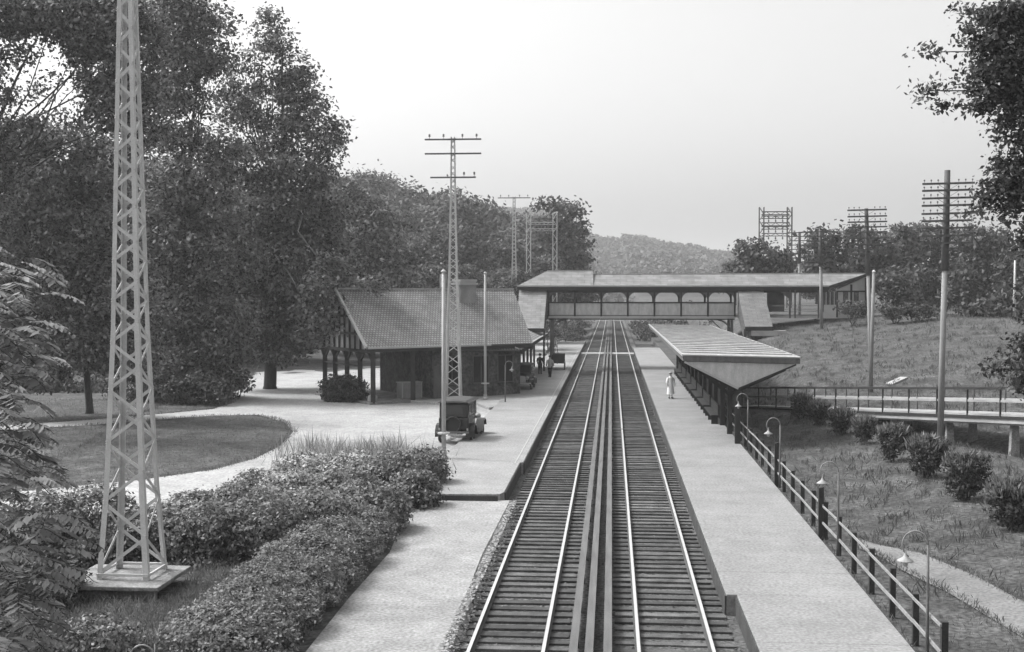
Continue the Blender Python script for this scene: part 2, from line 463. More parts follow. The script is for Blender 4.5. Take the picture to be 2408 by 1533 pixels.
# cinder path beside the track in front of the raised platform
zp = -.08
pth = [(-3.25, -5), (-3.42, 20), (-3.35, 26), (-3.5, 33), (-3.45, 41.6), (-6.45, 41.6), (-6.9, 38.5), (-7.1, 36.5), (-6.25, 35.3), (-6.05, 33), (-6.1, 28), (-6.0, 20), (-6.1, -5)]
o = flat('footpath', pth, .08, m_path)
fm = MB()
for a, b in zip(pth[:5], pth[1:5]):    # crumbling shoulder of the path down to the ballast
    n = 14
    for k in range(n):
        t0, t1 = k / n, (k + 1) / n
        p0 = Vector((a[0] + (b[0] - a[0]) * t0, a[1] + (b[1] - a[1]) * t0, .08)); p1 = Vector((a[0] + (b[0] - a[0]) * t1, a[1] + (b[1] - a[1]) * t1, .08))
        j = random.uniform(.14, .3)
        fm.add([p0, p1, (p1.x + j, p1.y, -.20), (p0.x + j * .9, p0.y, -.20)], [(0, 1, 2, 3)])
tag(fm.build('path_shoulder', m_path), kind='structure')
# raised platforms
def platform(name, xe, xo, y0, y1, zt, mat, step=None):
    mb = MB()
    mb.prism([(xe, y0, zt), (xo, y0, zt), (xo, y1, zt), (xe, y1, zt)], (0, 0, -.62))
    return tag(mb.build(name, mat, bevel=.02), kind='structure')
platform('platform', -3.55, -7.0, 49.4, 170, .30, m_plat)
tag(MB().prism([(-3.68, 42.0, .30), (-3.80, 41.55, .30), (-6.35, 41.4, .30), (-7.0, 42.2, .30), (-7.0, 49.39, .30), (-3.68, 49.39, .30)], (0, 0, -.62)).build('platform', m_plat, bevel=.02), kind='structure')
platform('platform', 2.64, 5.86, 28.2, 150, .30, m_platr)
tag(MB().prism([(2.88, -5, .30), (5.86, -5, .30), (5.86, 28.19, .30), (2.88, 28.19, .30)], (0, 0, -.62)).build('platform', m_platr, bevel=.02), kind='structure')
# dark facing of the platform edges and pale edging strip
for nm, x, y0, y1 in (('platform_face', -3.53, 49.4, 170), ('platform_face', -3.66, 42.1, 49.38), ('platform_face', 2.62, 28.2, 150), ('platform_face', 2.86, -5, 28.18)):
    tag(MB().box((x, (y0 + y1) / 2, .0), (.035, y1 - y0, .52)).build(nm, m_edge), kind='structure')
tag(MB().box((-5.3, 41.42, .05), (2.9, .05, .40)).build('platform_face', m_edge), kind='structure')  # near end face: its shade is put into the dark colour
tag(MB().box((-3.86, 95, .304), (.05, 92, .012)).build('platform_edging', m_trimw), kind='structure')
# path on the right lawn
up_ = [(2010, 1262), (2057, 1279), (2164, 1300), (2230, 1327), (2300, 1357), (2408, 1415), (2540, 1480)]
lo_ = [(2022, 1290), (2068, 1308), (2121, 1340), (2175, 1367), (2228, 1392), (2408, 1500), (2540, 1580)]
mb = MB()
for k in range(len(up_) - 1):
    for s in range(4):
        for q in range(3):
            def pt(a, b):
                ux = up_[k][0] + (up_[k + 1][0] - up_[k][0]) * a; uy = up_[k][1] + (up_[k + 1][1] - up_[k][1]) * a
                lx = lo_[k][0] + (lo_[k + 1][0] - lo_[k][0]) * a; ly = lo_[k][1] + (lo_[k + 1][1] - lo_[k][1]) * a
                return GT(ux + (lx - ux) * b, uy + (ly - uy) * b, .035)
            mb.add([pt(s / 4, q / 3), pt((s + 1) / 4, q / 3), pt((s + 1) / 4, (q + 1) / 3), pt(s / 4, (q + 1) / 3)], [(0, 1, 2, 3)])
tag(mb.build('side_path', m_side, smooth=True), kind='structure')
# plank crossing beyond the footbridge
tag(MB().box((-.45, 142, .015), (6.3, 2.4, .03)).box((-.45, 140.7, -.1), (6.3, .12, .22)).build('plank_crossing', m_trimw), kind='structure')

# ------------------------------------------------------------------ railway tracks
def track(xc, label):
    t = empty('railway_track', (xc, 0, 0), label, 'track', 'railway tracks side by side')
    for s in (-1, 1):
        rb = MB()
        x = s * .7525
        prof = [(-.07, -.14), (.07, -.14), (.07, -.12), (.012, -.11), (.012, -.04), (.036, -.03), (.036, -.002), (-.036, -.002), (-.036, -.03), (-.012, -.04), (-.012, -.11), (-.07, -.12)]
        vs = [(x + a, 5, b) for a, b in prof] + [(x + a, 420, b) for a, b in prof]; n = len(prof)
        rb.add(vs, [(i, (i + 1) % n, n + (i + 1) % n, n + i) for i in range(n)])
        r = rb.build('rail', m_railside, t)
        MB().box((x, 212, .001), (.072, 415, .006)).build('rail_head', m_rail, r)
    y = 17.2; k = 0
    far = MB()
    while y < 300:
        dx = random.uniform(-.05, .05); ww = random.uniform(.20, .29); rot = random.uniform(-.02, .02); dz = random.uniform(-.012, .012)
        mbb = MB() if k < 99 else far
        mbb.box((dx, y, -.215 + dz), (2.5 + random.uniform(-.06, .08), ww, .15), rot)
        if k < 99: mbb.build('sleeper', m_tie, t)
        y += .56 + random.uniform(-.035, .035); k += 1
    tag(far.build('sleeper', m_tie, t), kind='stuff')
    return t
track(-2.11, 'left railway track of two bright rails beside the forecourt platform')
track(1.32, 'right railway track of two bright rails beside the fenced platform')
def third(x, label, wdt):
    t = empty('third_rail', (x, 0, 0), label, 'rail', 'covered third rails between the tracks')
    MB().box((0, 160, .155), (wdt, 300, .045)).build('cover_board', m_board, t)
    MB().box((0, 160, .0), (.06, 300, .12)).build('power_rail', m_railside, t)
    sb = MB()
    for k in range(60): sb.box((.03, 17 + k * 2.8, -.04), (.1, .12, .34))
    tag(sb.build('bracket', m_dark, t), kind='stuff')
third(-.74, 'grey boarded third rail nearest to the left track', .17)
third(-.43, 'grey boarded third rail in the middle of the three', .17)
third(-.06, 'grey boarded third rail nearest to the right track', .17)
tag(MB().box((.55, 62.9, .16), (1.9, .06, .03)).build('cable_conduit', m_steeld), 'thin pipe lying across the right track in front of the canopy', 'pipe')

# ------------------------------------------------------------------ lattice masts
def profile(prof, z):
    for (z0, w0), (z1, w1) in zip(prof, prof[1:]):
        if z <= z1: return w0 + (w1 - w0) * (z - z0) / (z1 - z0)
    return prof[-1][1]
def mast(label, x, y, zb, prof, arms, group, base=None, leg=.075, br=.05, mat=None, name='lattice_mast', cat='mast', pitch=.72):
    mat = mat or m_steel
    t = empty(name, (x, y, zb), label, cat, group)
    zt = prof[-1][0]
    zs = [zb + .12]
    while zs[-1] < zt - .1: zs.append(min(zt, zs[-1] + max(.42, profile(prof, zs[-1]) * pitch)))
    cor = [(-1, -1), (1, -1), (1, 1), (-1, 1)]
    for a, b in cor:
        m = MB(); ks = [zb] + [p[0] for p in prof[1:]]
        for z0, z1 in zip(ks, ks[1:]):
            w0, w1 = profile(prof, z0) / 2, profile(prof, z1) / 2
            p0, p1 = Vector((a * w0, b * w0, z0 - zb)), Vector((a * w1, b * w1, z1 - zb))
            e = leg * (1 - .45 * min(1, z0 / 14))
            m.prism([p0, p0 + Vector((-a * e, 0, 0)), p1 + Vector((-a * e, 0, 0)), p1], (0, -b * .014, 0))
            m.prism([p0 + Vector((0, -b * .0141, 0)), p0 + Vector((0, -b * e, 0)), p1 + Vector((0, -b * e, 0)), p1 + Vector((0, -b * .0141, 0))], (-a * .014, 0, 0))
        m.build('leg', mat, t)
    for f in range(4):
        m = MB(); a0, a1 = cor[f], cor[(f + 1) % 4]
        for i in range(len(zs) - 1):
            w0, w1 = profile(prof, zs[i]) / 2, profile(prof, zs[i + 1]) / 2
            k0, k1 = (a0, a1) if (i + f) % 2 == 0 else (a1, a0)
            A = Vector((k0[0] * w0, k0[1] * w0, zs[i] - zb)); B = Vector((k1[0] * w1, k1[1] * w1, zs[i + 1] - zb))
            nn = Vector(((a0[0] + a1[0]) / 2, (a0[1] + a1[1]) / 2, 0)) * -.02
            m.beam(A + nn, B + nn, br, .012, nn.normalized()) if abs(nn.x) < 1e-6 else m.beam(A + nn, B + nn, .012, br)
        w0 = profile(prof, zb + .12) / 2
        m.beam(Vector((a0[0] * w0, a0[1] * w0, .12)), Vector((a1[0] * w0, a1[1] * w0, .12)), .05, .06)
        m.build('bracing', mat, t)
    for z, hw, ins in arms:
        arm = MB().box((0, 0, z - zb), (2 * hw, .09, .10)).box((0, -.16, z - zb), (.3, .22, .05)).build('crossarm', m_steeld, t)
        for sx in ins:
            MB().lathe((sx, 0, z - zb + .05), [(.015, 0), (.015, .12), (.07, .13), (.075, .17), (.045, .2), (.065, .22), (.06, .27), (.02, .3)], 8).build('insulator', m_steeld, arm)
    return t
_a, _b, _c = G(225, 1368, .46), G(342, 1366, .46), G(396, 1337, .46)
MX = (_a.x + _b.x) / 2; MY = (_b.y + _c.y) / 2
print('MAST', _a, _b, _c, MX, MY)
PROF = [(.35, 1.17), (2.6, .97), (6.4, .68), (14.2, .36), (17.6, .28)]
mk = mast('tall pale steel lattice mast on a concrete slab in the left foreground', MX, MY, .46, [(.46, 1.25)] + PROF[1:-1] + [(21, .28)], [], 'lattice masts along the line', leg=.13, br=.075)
sb = MB(); sb.box((-.12, -.12, -.05), (2.42, 2.25, .10)).box((-.12, -.1, -.3), (1.7, 1.6, .40)); sb.build('concrete_base', m_conc, mk, bevel=.02)
MB().box((.85, -1.0, -.27), (.2, .2, .34)).build('base_pier', m_conc, mk, bevel=.01)
def arms3(zt): return [(zt - .15, 1.8, (-1.5, -.6, .6, 1.5)), (zt - 1.05, 1.8, ()), (zt - 2.55, 1.45, (.7, 1.35))]
g1 = G(1064, 932, .3)
ref = P(1066, 322, 77.3)
mast('pale lattice mast with three crossarms standing before the station roof', P(1066, 900, 77.3).x, 77.3, .3, [(.3, 1.05), (5, .8), (8.5, .55), (13, .36), (ref.z, .26)], arms3(ref.z), 'lattice masts along the line', leg=.11, br=.05)
p3 = P(1209, 462, 135)
mast('pale lattice mast seen just past the left end of the footbridge', p3.x, 135, .1, [(.1, 1.05), (5, .8), (8.5, .55), (13, .4), (p3.z, .3)], arms3(p3.z)[:1], 'lattice masts along the line', leg=.11, br=.05)

def gantry(label, pxl, pxr, pyt, Y, zb, beams, mat, wleg, name='steel_gantry'):
    a, b = P(pxl, pyt, Y), P(pxr, pyt, Y)
    t = empty(name, ((a.x + b.x) / 2, Y, zb), label, 'gantry')
    ox = (a.x + b.x) / 2
    for q in (a, b):
        m = MB(); h = q.z - zb; xo = q.x - ox
        for s in (-1, 1):
            for s2 in (-1, 1): m.beam((xo + s * wleg / 2, s2 * .25, 0), (xo + s * wleg / 2, s2 * .25, h), .09)
        n = int(h / .8)
        for i in range(n):
            z0, z1 = h * i / n, h * (i + 1) / n; s = 1 if i % 2 else -1
            m.beam((xo - s * wleg / 2, -.25, z0), (xo + s * wleg / 2, -.25, z1), .05)
            m.beam((xo - s * wleg / 2, .25, z0), (xo + s * wleg / 2, .25, z1), .05)
            m.beam((xo + wleg / 2, -s * .25, z0), (xo + wleg / 2, s * .25, z1), .05)
            m.beam((xo - wleg / 2, -s * .25, z0), (xo - wleg / 2, s * .25, z1), .05)
        m.build('post', mat, t)
    for py, hh in beams:
        z = P(pxl, py, Y).z - zb
        m = MB(); x0, x1 = a.x - ox, b.x - ox
        m.beam((x0, -.1, z), (x1, -.1, z), .1, hh * .35).beam((x0, .1, z - hh), (x1, .1, z - hh), .1, hh * .3)
        for k in range(6):
            xa, xb = x0 + (x1 - x0) * k / 6, x0 + (x1 - x0) * (k + 1) / 6
            m.beam((xa, 0, z if k % 2 else z - hh), (xb, 0, z - hh if k % 2 else z), .06)
        m.build('crossbeam', mat, t)
        for sx in (.25, .5, .75):
            if hh > .2: MB().lathe((x0 + (x1 - x0) * sx, -.1, z - hh - .42), [(.03, 0), (.1, .04), (.1, .09), (.05, .12), (.1, .16), (.1, .21), (.04, .26), (.03, .42)], 8).build('insulator', m_steeld, t)
    return t
gantry('pale steel gantry of two posts rising above the wooded hillside', 1243, 1305, 500, 150, .1, [(523, .25), (538, .25)], m_steel, .5)
gantry('dark steel gantry with stacked crossbeams on the right skyline', 1791, 1857, 487, 150, 5.0, [(498, .35), (508, .3), (524, .35), (533, .3), (549, .3)], m_steeld, .55)

# ------------------------------------------------------------------ telegraph poles
def telegraph(label, pxt, pyt, Y, pxb, pyb, arms, aw, rad=.17, tilt=.02):
    top = P(pxt, pyt, Y); bot = P(pxb, pyb, Y)
    t = empty('telegraph_pole', bot, label, 'pole', 'telegraph poles on the right embankment')
    d = top - bot
    MB().tube([(0, 0, -.4), d * .3, d * .66], [rad * .8, rad * .72, rad * .66], 10).build('pole_base', m_postpale, t, smooth=True)  # pole in two tones: slimmer pale lower part, dark upper part
    MB().tube([d * .62, d * .8, d], [rad * .95, rad * .85, rad * .7], 10).build('pole', m_pole, t, smooth=True)
    for py in arms:
        k = (py - pyt) / (pyb - pyt); c = d * (1 - k) - Vector((0, rad + .05, 0))
        m = MB(); m.beam(c + Vector((-aw / 2, 0, -aw / 2 * tilt)), c + Vector((aw / 2, 0, aw / 2 * tilt)), .07, .085)
        for s in (-1, 1): m.beam(c + Vector((s * aw * .22, .02, 0)), c + Vector((0, .05, -.3)), .03, .012)
        a = m.build('crossarm', m_pole, t)
        for q in range(8):
            if q in (3, 4): continue
            fx = (q - 3.5) / 3.8 * aw / 2
            MB().lathe(c + Vector((fx, 0, .055 + fx * tilt)), [(.012, 0), (.012, .06), (.035, .065), (.035, .11), (.015, .13)], 6).build('insulator', m_steeld, a)
    return t
telegraph('tallest dark telegraph pole with nine crossarms beside the overhanging tree', 2228, 400, 53.4, 2211, 1020, [432, 448, 466, 483, 502, 519, 536, 554, 571], 2.15, .17)
telegraph('telegraph pole with nine crossarms behind the right end of the footbridge', 2037, 490, 70, 2049, 905, [494, 509, 522, 534, 546, 560, 575, 587, 597], 2.15, .15)
telegraph('telegraph pole with close set crossarms against the tree right of the gantry', 1929, 541, 94, 1932, 760, [545, 556, 567, 578, 590, 602, 614, 626], 2.15, .17)
telegraph('farthest telegraph pole whose crossarms show beside the dark gantry', 1880, 545, 118, 1880, 740, [547, 556, 566, 576, 586, 596, 606, 616], 2.15, .17)
st = P(2055, 640, 66); sbm = P(2047, 905, 66)
t = empty('steel_pole', sbm, 'slim pale pole standing just right of the footbridge on the bank', 'pole')
MB().tube([(0, 0, -.3), (st - sbm) * .5, st - sbm], [.11, .1, .08], 8).build('shaft', m_postpale, t, smooth=True)
MB().lathe(st - sbm, [(.09, 0), (.1, .04), (.03, .12)], 8).build('cap', m_steel, t)

def white_pole(label, px, pyt, pyb, Y, z0, collars):
    a = P(px, pyt, Y); b = Vector((a.x, Y, z0))
    t = empty('pipe_pole', b, label, 'pole', 'slim white poles beside the left platform')
    h = a.z - z0
    MB().tube([(0, 0, 0), (0, 0, h)], [.095, .075], 10).build('shaft', m_white, t, smooth=True)
    MB().lathe((0, 0, 0), [(.2, 0), (.2, .06), (.13, .12), (.12, .3)], 10).build('foot', m_white, t)
    for z in collars: MB().lathe((0, 0, z), [(.11, 0), (.26, .01), (.26, .07), (.11, .08)], 10).build('collar', m_white, t)
    MB().lathe((0, 0, h), [(.1, 0), (.12, .03), (.03, .12)], 10).build('cap', m_white, t)
white_pole('nearer white pole standing in front of the parked car', 1043, 640, 1088, 50.3, .30, (1.0,))
white_pole('farther white pole standing before the station wall', 1141, 643, 938, 78.2, .30, (.95,))

# ------------------------------------------------------------------ crook lamps
def crook(x, y, z0, label, h=2.55, side=-1, rot=0, mat=None, light=None):
    t = empty('platform_lamp', (x, y, z0), label, 'lamp post', 'shepherds crook platform lamps', rz=rot)
    mat = mat or m_dark
    pts = [(0, 0, 0), (0, 0, h - .42)]
    MB().tube([(0, 0, -.1), (0, 0, .9), (0, 0, h - .40)], [.04, .03, .024], 8).build('shaft', m_steeld, t, smooth=True)
    arc = [(side * (.24 - .24 * math.cos(a)), 0, h - .40 + .26 * math.sin(a) + .1 * (a < .01) * 0) for a in [math.pi * k / 12 for k in range(0, 17)]]
    MB().tube(arc, .017, 6).build('crook', m_postpale, t, smooth=True)
    e = Vector(arc[-1])
    e = Vector((side * .42, 0, h - .50))
    MB().lathe((e.x, 0, e.z - .22), [(.155, 0), (.15, .02), (.05, .08), (.025, .14), (.015, .24)], 12).build('shade', m_boards, t, smooth=True)
    MB().lathe((e.x, 0, e.z - .32), [(.02, 0), (.05, .03), (.05, .08), (.03, .11)], 8).build('bulb', m_white, t, smooth=True)
    return t
crook(5.98, 23.6, .30, 'slim crook lamp nearest the camera at the end of the fence')
crook(6.02, 33.0, .30, 'slim crook lamp second from the camera along the fence')
crook(6.02, 44.3, .30, 'slim crook lamp third from the camera along the fence')
crook(6.02, 54.7, .30, 'slim crook lamp at the near end of the canopy')
q = G(1188, 945, .3)
crook(q.x, q.y, .30, 'dark crook lamp on the station platform between the parked vehicles', h=2.7, side=1)
q = P(366, 1533, 21)
crook(q.x, 21, .1, 'crook lamp top rising from the bushes at the bottom left', h=P(340, 1505, 21).z - .1 + .05)

# ------------------------------------------------------------------ fence on the right platform
FX = 6.13
t = empty('post_and_rail_fence', (FX, 23, .1), 'dark post and rail fence running along the back of the right platform', 'fence')
ny = 25
for k in range(ny):
    y = k * 2.1; z0 = 0
    hh = 1.08 + random.uniform(-.03, .04)
    lean = random.uniform(-.02, .02)
    MB().prism([(-.06 + lean, y - .055, hh), (.06 + lean, y - .055, hh), (.06, y - .055, -.3), (-.06, y - .055, -.3)], (0, .11, 0)).build('post', m_dark, t)
for z, hgt in ((1.0, .05), (.52, .065)):
    m = MB()
    for k in range(ny - 1):
        m.beam((-.085, k * 2.1 - .1, z + random.uniform(-.02, .02)), (-.085, (k + 1) * 2.1 - .102, z + random.uniform(-.02, .02)), .035, hgt)
    m.build('rail', m_postpale, t)
# taller single posts standing in the fence
for y, h in ((35.6, 1.5), (45.1, 1.6)):
    tag(MB().prism([(FX - .2, y - .06, .1 + h), (FX - .05, y - .06, .1 + h + .04), (FX - .05, y - .06, 0), (FX - .2, y - .06, 0)], (0, .13, 0)).build('marker_post', m_dark, bevel=.01),
        'tall square dark post standing against the fence %s' % ('nearer the camera' if y < 40 else 'farther from the camera'), 'post', 'tall posts in the fence')

# ------------------------------------------------------------------ umbrella canopy on the right platform
YC0, YC1, XL, XR, XM, ZT = 56.0, 107.0, 3.26, 8.45, 5.73, 4.34
t = empty('platform_canopy', (XM, YC0, .3), 'long flat roofed canopy on posts over the right platform with boarded end', 'canopy')
def tl(x, y, z): return (x - XM, y - YC0, z - .3)
roof_slope('roof', [tl(XL, YC0, ZT), tl(XR, YC0, ZT - .1), tl(XR, YC1, ZT - .1), tl(XL, YC1, ZT)], m_tar, t, .06)
ribs = MB()
for k in range(1, 24):
    y = YC0 + k * (YC1 - YC0) / 24
    ribs.beam(tl(XL + .02, y, ZT + .025), tl(XR - .02, y, ZT - .075), .10, .05)
ribs.build('roof_batten', m_canopyb, t)
MB().beam(tl(XL - .03, YC0, ZT - .02), tl(XL - .03, YC1, ZT - .02), .05, .10).beam(tl(XR + .03, YC0, ZT - .12), tl(XR + .03, YC1, ZT - .12), .05, .10).beam(tl(XL, YC0 - .03, ZT - .005), tl(XR, YC0 - .03, ZT - .105), .05, .05).build('roof_edging', m_trimw, t)
MB().beam(tl(XL, YC0 - .02, ZT - .16), tl(XR, YC0 - .02, ZT - .26), .05, .24).beam(tl(XL, YC0, ZT - .18), tl(XL, YC1, ZT - .18), .05, .2).beam(tl(XR, YC0, ZT - .28), tl(XR, YC1, ZT - .28), .05, .2).build('fascia', m_wood, t)
eg = MB(); eg.prism([tl(XL + .05, YC0 + .02, ZT - .3), tl(XR - .15, YC0 + .02, ZT - .4), tl(XM + .05, YC0 + .02, 2.86), tl(XM - .05, YC0 + .02, 2.86)], (0, .06, 0)); eg.build('end_panel', m_panel, t)
MB().beam(tl(XL + .05, YC0 - .03, ZT - .32), tl(XM, YC0 - .03, 2.82), .06, .09).build('end_trim', m_trimw, t)
MB().beam(tl(XR - .15, YC0 - .03, ZT - .42), tl(XM, YC0 - .03, 2.82), .06, .07).build('end_trim', m_dark, t)
# soffit boards running the length of the canopy
MB().prism([tl(XL + .12, YC0 + .1, ZT - .32), tl(XM - .08, YC0 + .1, 2.95), tl(XM - .08, YC1, 2.95), tl(XL + .12, YC1, ZT - .32)], (0, 0, .04)).prism([tl(XM + .08, YC0 + .1, 2.95), tl(XR - .2, YC0 + .1, ZT - .45), tl(XR - .2, YC1, ZT - .45), tl(XM + .08, YC1, 2.95)], (0, 0, .04)).build('soffit', m_wood, t)
y = YC0 + .1
while y < YC1:
    yy = max(y, YC0 + .25)
    c = MB().beam(tl(XM, yy, .3), tl(XM, yy, 3.9), .24).build('column', m_dark, t)
    MB().beam(tl(XM, yy, 2.72 if y < YC0 + 1 else 2.2), tl(XL + .5, yy, 3.8), .12, .16).beam(tl(XM, yy, 2.72 if y < YC0 + 1 else 2.2), tl(XR - .6, yy, 3.7), .12, .16).build('bracket', m_dark, t)
    y += 3.9
y = YC0 + 8
while y < YC1 - 6:
    b = MB().box(tl(XM - .36, y + 2.5, .75), (.42, 4.6, .06)).box(tl(XM - .17, y + 2.5, 1.05), (.06, 4.6, .5))
    for s in (-2.1, 0, 2.1): b.box(tl(XM - .36, y + 2.5 + s, .52), (.34, .07, .44))
    b.build('bench', m_dark, t); y += 5.6
MB().box(tl(XM + .1, (YC0 + 8 + YC1) / 2, 1.55), (.06, YC1 - YC0 - 9, 2.3)).build('windbreak', m_dark, t)

# ------------------------------------------------------------------ ramp
A0 = Vector((7.9, 75, .3)); A1 = Vector((16.8, 50, 2.3)); dr = (A1 - A0); A2 = A0 + dr * 1.5
dd = Vector((dr.x, dr.y, 0)).normalized(); pn = Vector((-dd.y, dd.x, 0))
if pn.y < 0: pn = -pn
t = empty('walkway_ramp', A0, 'long timber walkway ramp with handrails on concrete piers crossing the right lawn', 'ramp')
rl = A2 - A0; W = 1.9
MB().prism([(0, 0, 0), rl, rl + pn * W, pn * W], (0, 0, -.08)).build('deck', m_boards, t)
MB().beam((0, 0, -.15), rl + Vector((0, 0, -.15)), .1, .09).beam(Vector((0, 0, -.41)), rl + Vector((0, 0, -.41)), .1, .06).build('stringer', m_dark, t)
MB().prism([(0, 0, -.19), rl + Vector((0, 0, -.19)), rl + Vector((0, 0, -.37)), (0, 0, -.37)], tuple(pn * .12)).build('stringer', m_boards, t)
MB().beam(pn * W + Vector((0, 0, -.25)), rl + pn * W + Vector((0, 0, -.25)), .12, .3).build('stringer', m_dark, t)
n = 18
for side in (0, 1):
    o = pn * (W * side)
    for k in range(n + 1):
        b = rl * (k / n) + o
        MB().beam(b + Vector((0, 0, -.1)), b + Vector((0, 0, 1.04)), .07).build('railing_post', m_dark if side == 0 else m_wood, t)
    MB().beam(o + Vector((0, 0, 1.06)), rl + o + Vector((0, 0, 1.06)), .09, .07).build('handrail', m_dark, t)
    MB().beam(o + Vector((0, 0, .55)), rl + o + Vector((0, 0, .55)), .04, .10).build('mid_rail', m_boards if side == 0 else m_trimw, t)
for k in range(3, n, 2):
    b = A0 + rl * ((k + .2) / n) + pn * .35
    g = tz(b.x, b.y); top = (A0 + rl * ((k + .2) / n)).z - .36
    if top - g > .25:
        b = b - A0; hz = top - A0.z; gz = g - A0.z - .3
        for off in (0, 1.2):
            m = MB(); c = b + pn * off
            m.add([c + Vector((sx * .13, sy * .13, hz - c.z)) - Vector((0, 0, 0)) for sx, sy in ((-1, -1), (1, -1), (1, 1), (-1, 1))] +
                  [Vector((c.x + sx * .2, c.y + sy * .18, gz)) for sx, sy in ((-1, -1), (1, -1), (1, 1), (-1, 1))],
                  [(0, 1, 2, 3), (7, 6, 5, 4), (0, 4, 5, 1), (1, 5, 6, 2), (2, 6, 7, 3), (3, 7, 4, 0)])
            # first ring z is absolute in the ramp frame
            for i in range(4): m.v[i] = (m.v[i][0], m.v[i][1], hz)
            m.build('pier', m_conc, t)

# ------------------------------------------------------------------ covered footbridge
YB = 110.0; WB = 3.6
def X(px, Y=YB): return P(px, 683, Y).x
def Z(py, Y=YB): return P(1438, py, Y).z
ox, oz = X(1500), 0.0
t = empty('covered_footbridge', (ox, YB, 0), 'long covered wooden footbridge spanning the tracks with arched openings', 'footbridge')
def tb(x, y, z): return Vector((x - ox, y - YB, z))
zd, zsill, ze, zr = Z(745), Z(713), Z(677), Z(645, YB + 1.8)
xa, xb, xc = X(1290), X(1728), X(1932)
zrl = Z(637, YB + 1.8)
ov = .55
eL, eR = X(1216, YB - ov), X(1950, YB - ov); rL, rS, rR = X(1286, YB + 1.8), X(1395, YB + 1.8), X(2040, YB + 1.8)
zf_ = Z(673, YB - ov)
xSe = X(1395, YB - ov)
roof_slope('roof', [tb(xSe, YB - ov, zf_), tb(eR, YB - ov, zf_), tb(rR, YB + 1.8, Z(644, YB + 1.8)), tb(rS, YB + 1.8, zr)], m_slate, t, .12)
roof_slope('roof', [tb(xSe, YB + WB + ov, zf_), tb(rR + .2, YB + WB + ov, zf_), tb(rR, YB + 1.805, Z(644, YB + 1.8)), tb(rS, YB + 1.805, zr)], m_slate, t, .12)
roof_slope('roof', [tb(eL, YB - ov - .02, zf_ + .03), tb(xSe, YB - ov - .02, zf_ + .03), tb(rS, YB + 1.8, zrl), tb(rL, YB + 1.8, zrl)], m_slate, t, .12)
roof_slope('roof', [tb(eL, YB + WB + ov, zf_), tb(xSe, YB + WB + ov, zf_), tb(rS, YB + 1.805, zrl), tb(rL, YB + 1.805, zrl)], m_slate, t, .12)
roof_slope('roof', [tb(eL + .0, YB - ov, zf_ + .02), tb(eL, YB + WB + ov, zf_ + .02), tb(rL, YB + 1.8, zrl - .01)], m_slate, t, .10)
MB().beam(tb(eL, YB - ov - .04, zf_ + .02), tb(eR, YB - ov - .04, zf_ + .02), .07, .12).build('gutter', m_trimw, t)
MB().beam(tb(rL, YB + 1.8, zrl + .04), tb(rS, YB + 1.8, zrl + .04), .1, .07).beam(tb(rS, YB + 1.8, zr + .04), tb(rR, YB + 1.8, Z(644, YB + 1.8) + .04), .1, .07).build('ridge_cap', m_trimw, t)
MB().beam(tb(eL + .1, YB - ov + .08, zf_ - .2), tb(eR, YB - ov + .08, zf_ - .2), .1, .25).beam(tb(eL + .1, YB + .06, zf_ - .42), tb(eR, YB + .06, zf_ - .42), .14, .3).build('eaves_beam', m_dark, t)
MB().beam(tb(eL + .1, YB + WB - .06, zf_ - .42), tb(eR, YB + WB - .06, zf_ - .42), .14, .3).build('eaves_beam', m_dark, t)
MB().beam(tb(eR + .02, YB - ov, zf_ - .08), tb(rR + .02, YB + 1.8, Z(644, YB + 1.8) - .08), .12, .24).build('verge_board', m_dark, t)
MB().box(tb((xa + xc) / 2, YB + WB / 2, zd + .09), (xc - xa, WB, .16)).build('deck', m_wood, t)
MB().box(tb((xa + xb) / 2, YB - .04, zd - .02), (xb - xa, .12, .22)).box(tb((xa + xb) / 2, YB + WB, zd - .02), (xb - xa, .12, .3)).build('girder', m_trimw, t)
MB().box(tb((xa + xb) / 2, YB + .02, zd - .2), (xb - xa, .2, .1)).build('girder', m_dark, t)
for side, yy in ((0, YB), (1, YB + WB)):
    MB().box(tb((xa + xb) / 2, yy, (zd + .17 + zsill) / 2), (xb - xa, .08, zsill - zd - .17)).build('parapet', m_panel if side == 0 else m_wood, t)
    MB().box(tb((xa + xb) / 2, yy - .02, zsill + .05), (xb - xa, .16, .08)).build('sill', m_dark, t)
    nb = 7
    for k in range(nb + 1):
        x = xa + (xb - xa) * k / nb
        MB().box(tb(x, yy - .02, (zd + zf_ - .4) / 2 + .05), (.16, .18, zf_ - .4 - zd)).build('post', m_dark, t)
        # arched brackets
        br = MB(); r = .62
        zt_ = zf_ - .56
        for s in (-1, 1):
            if (k == 0 and s < 0) or (k == nb and s > 0): continue
            prev = [tb(x + s * .08, yy - .03, zt_)]
            pts = [tb(x + s * (.08 + r - r * math.cos(a)), yy - .03, zt_ - r + r * math.sin(a)) for a in [math.pi / 2 * q / 6 for q in range(7)]]
            br.prism([prev[0]] + pts, (0, .07, 0))
        br.build('arch_bracket', m_wood, t)
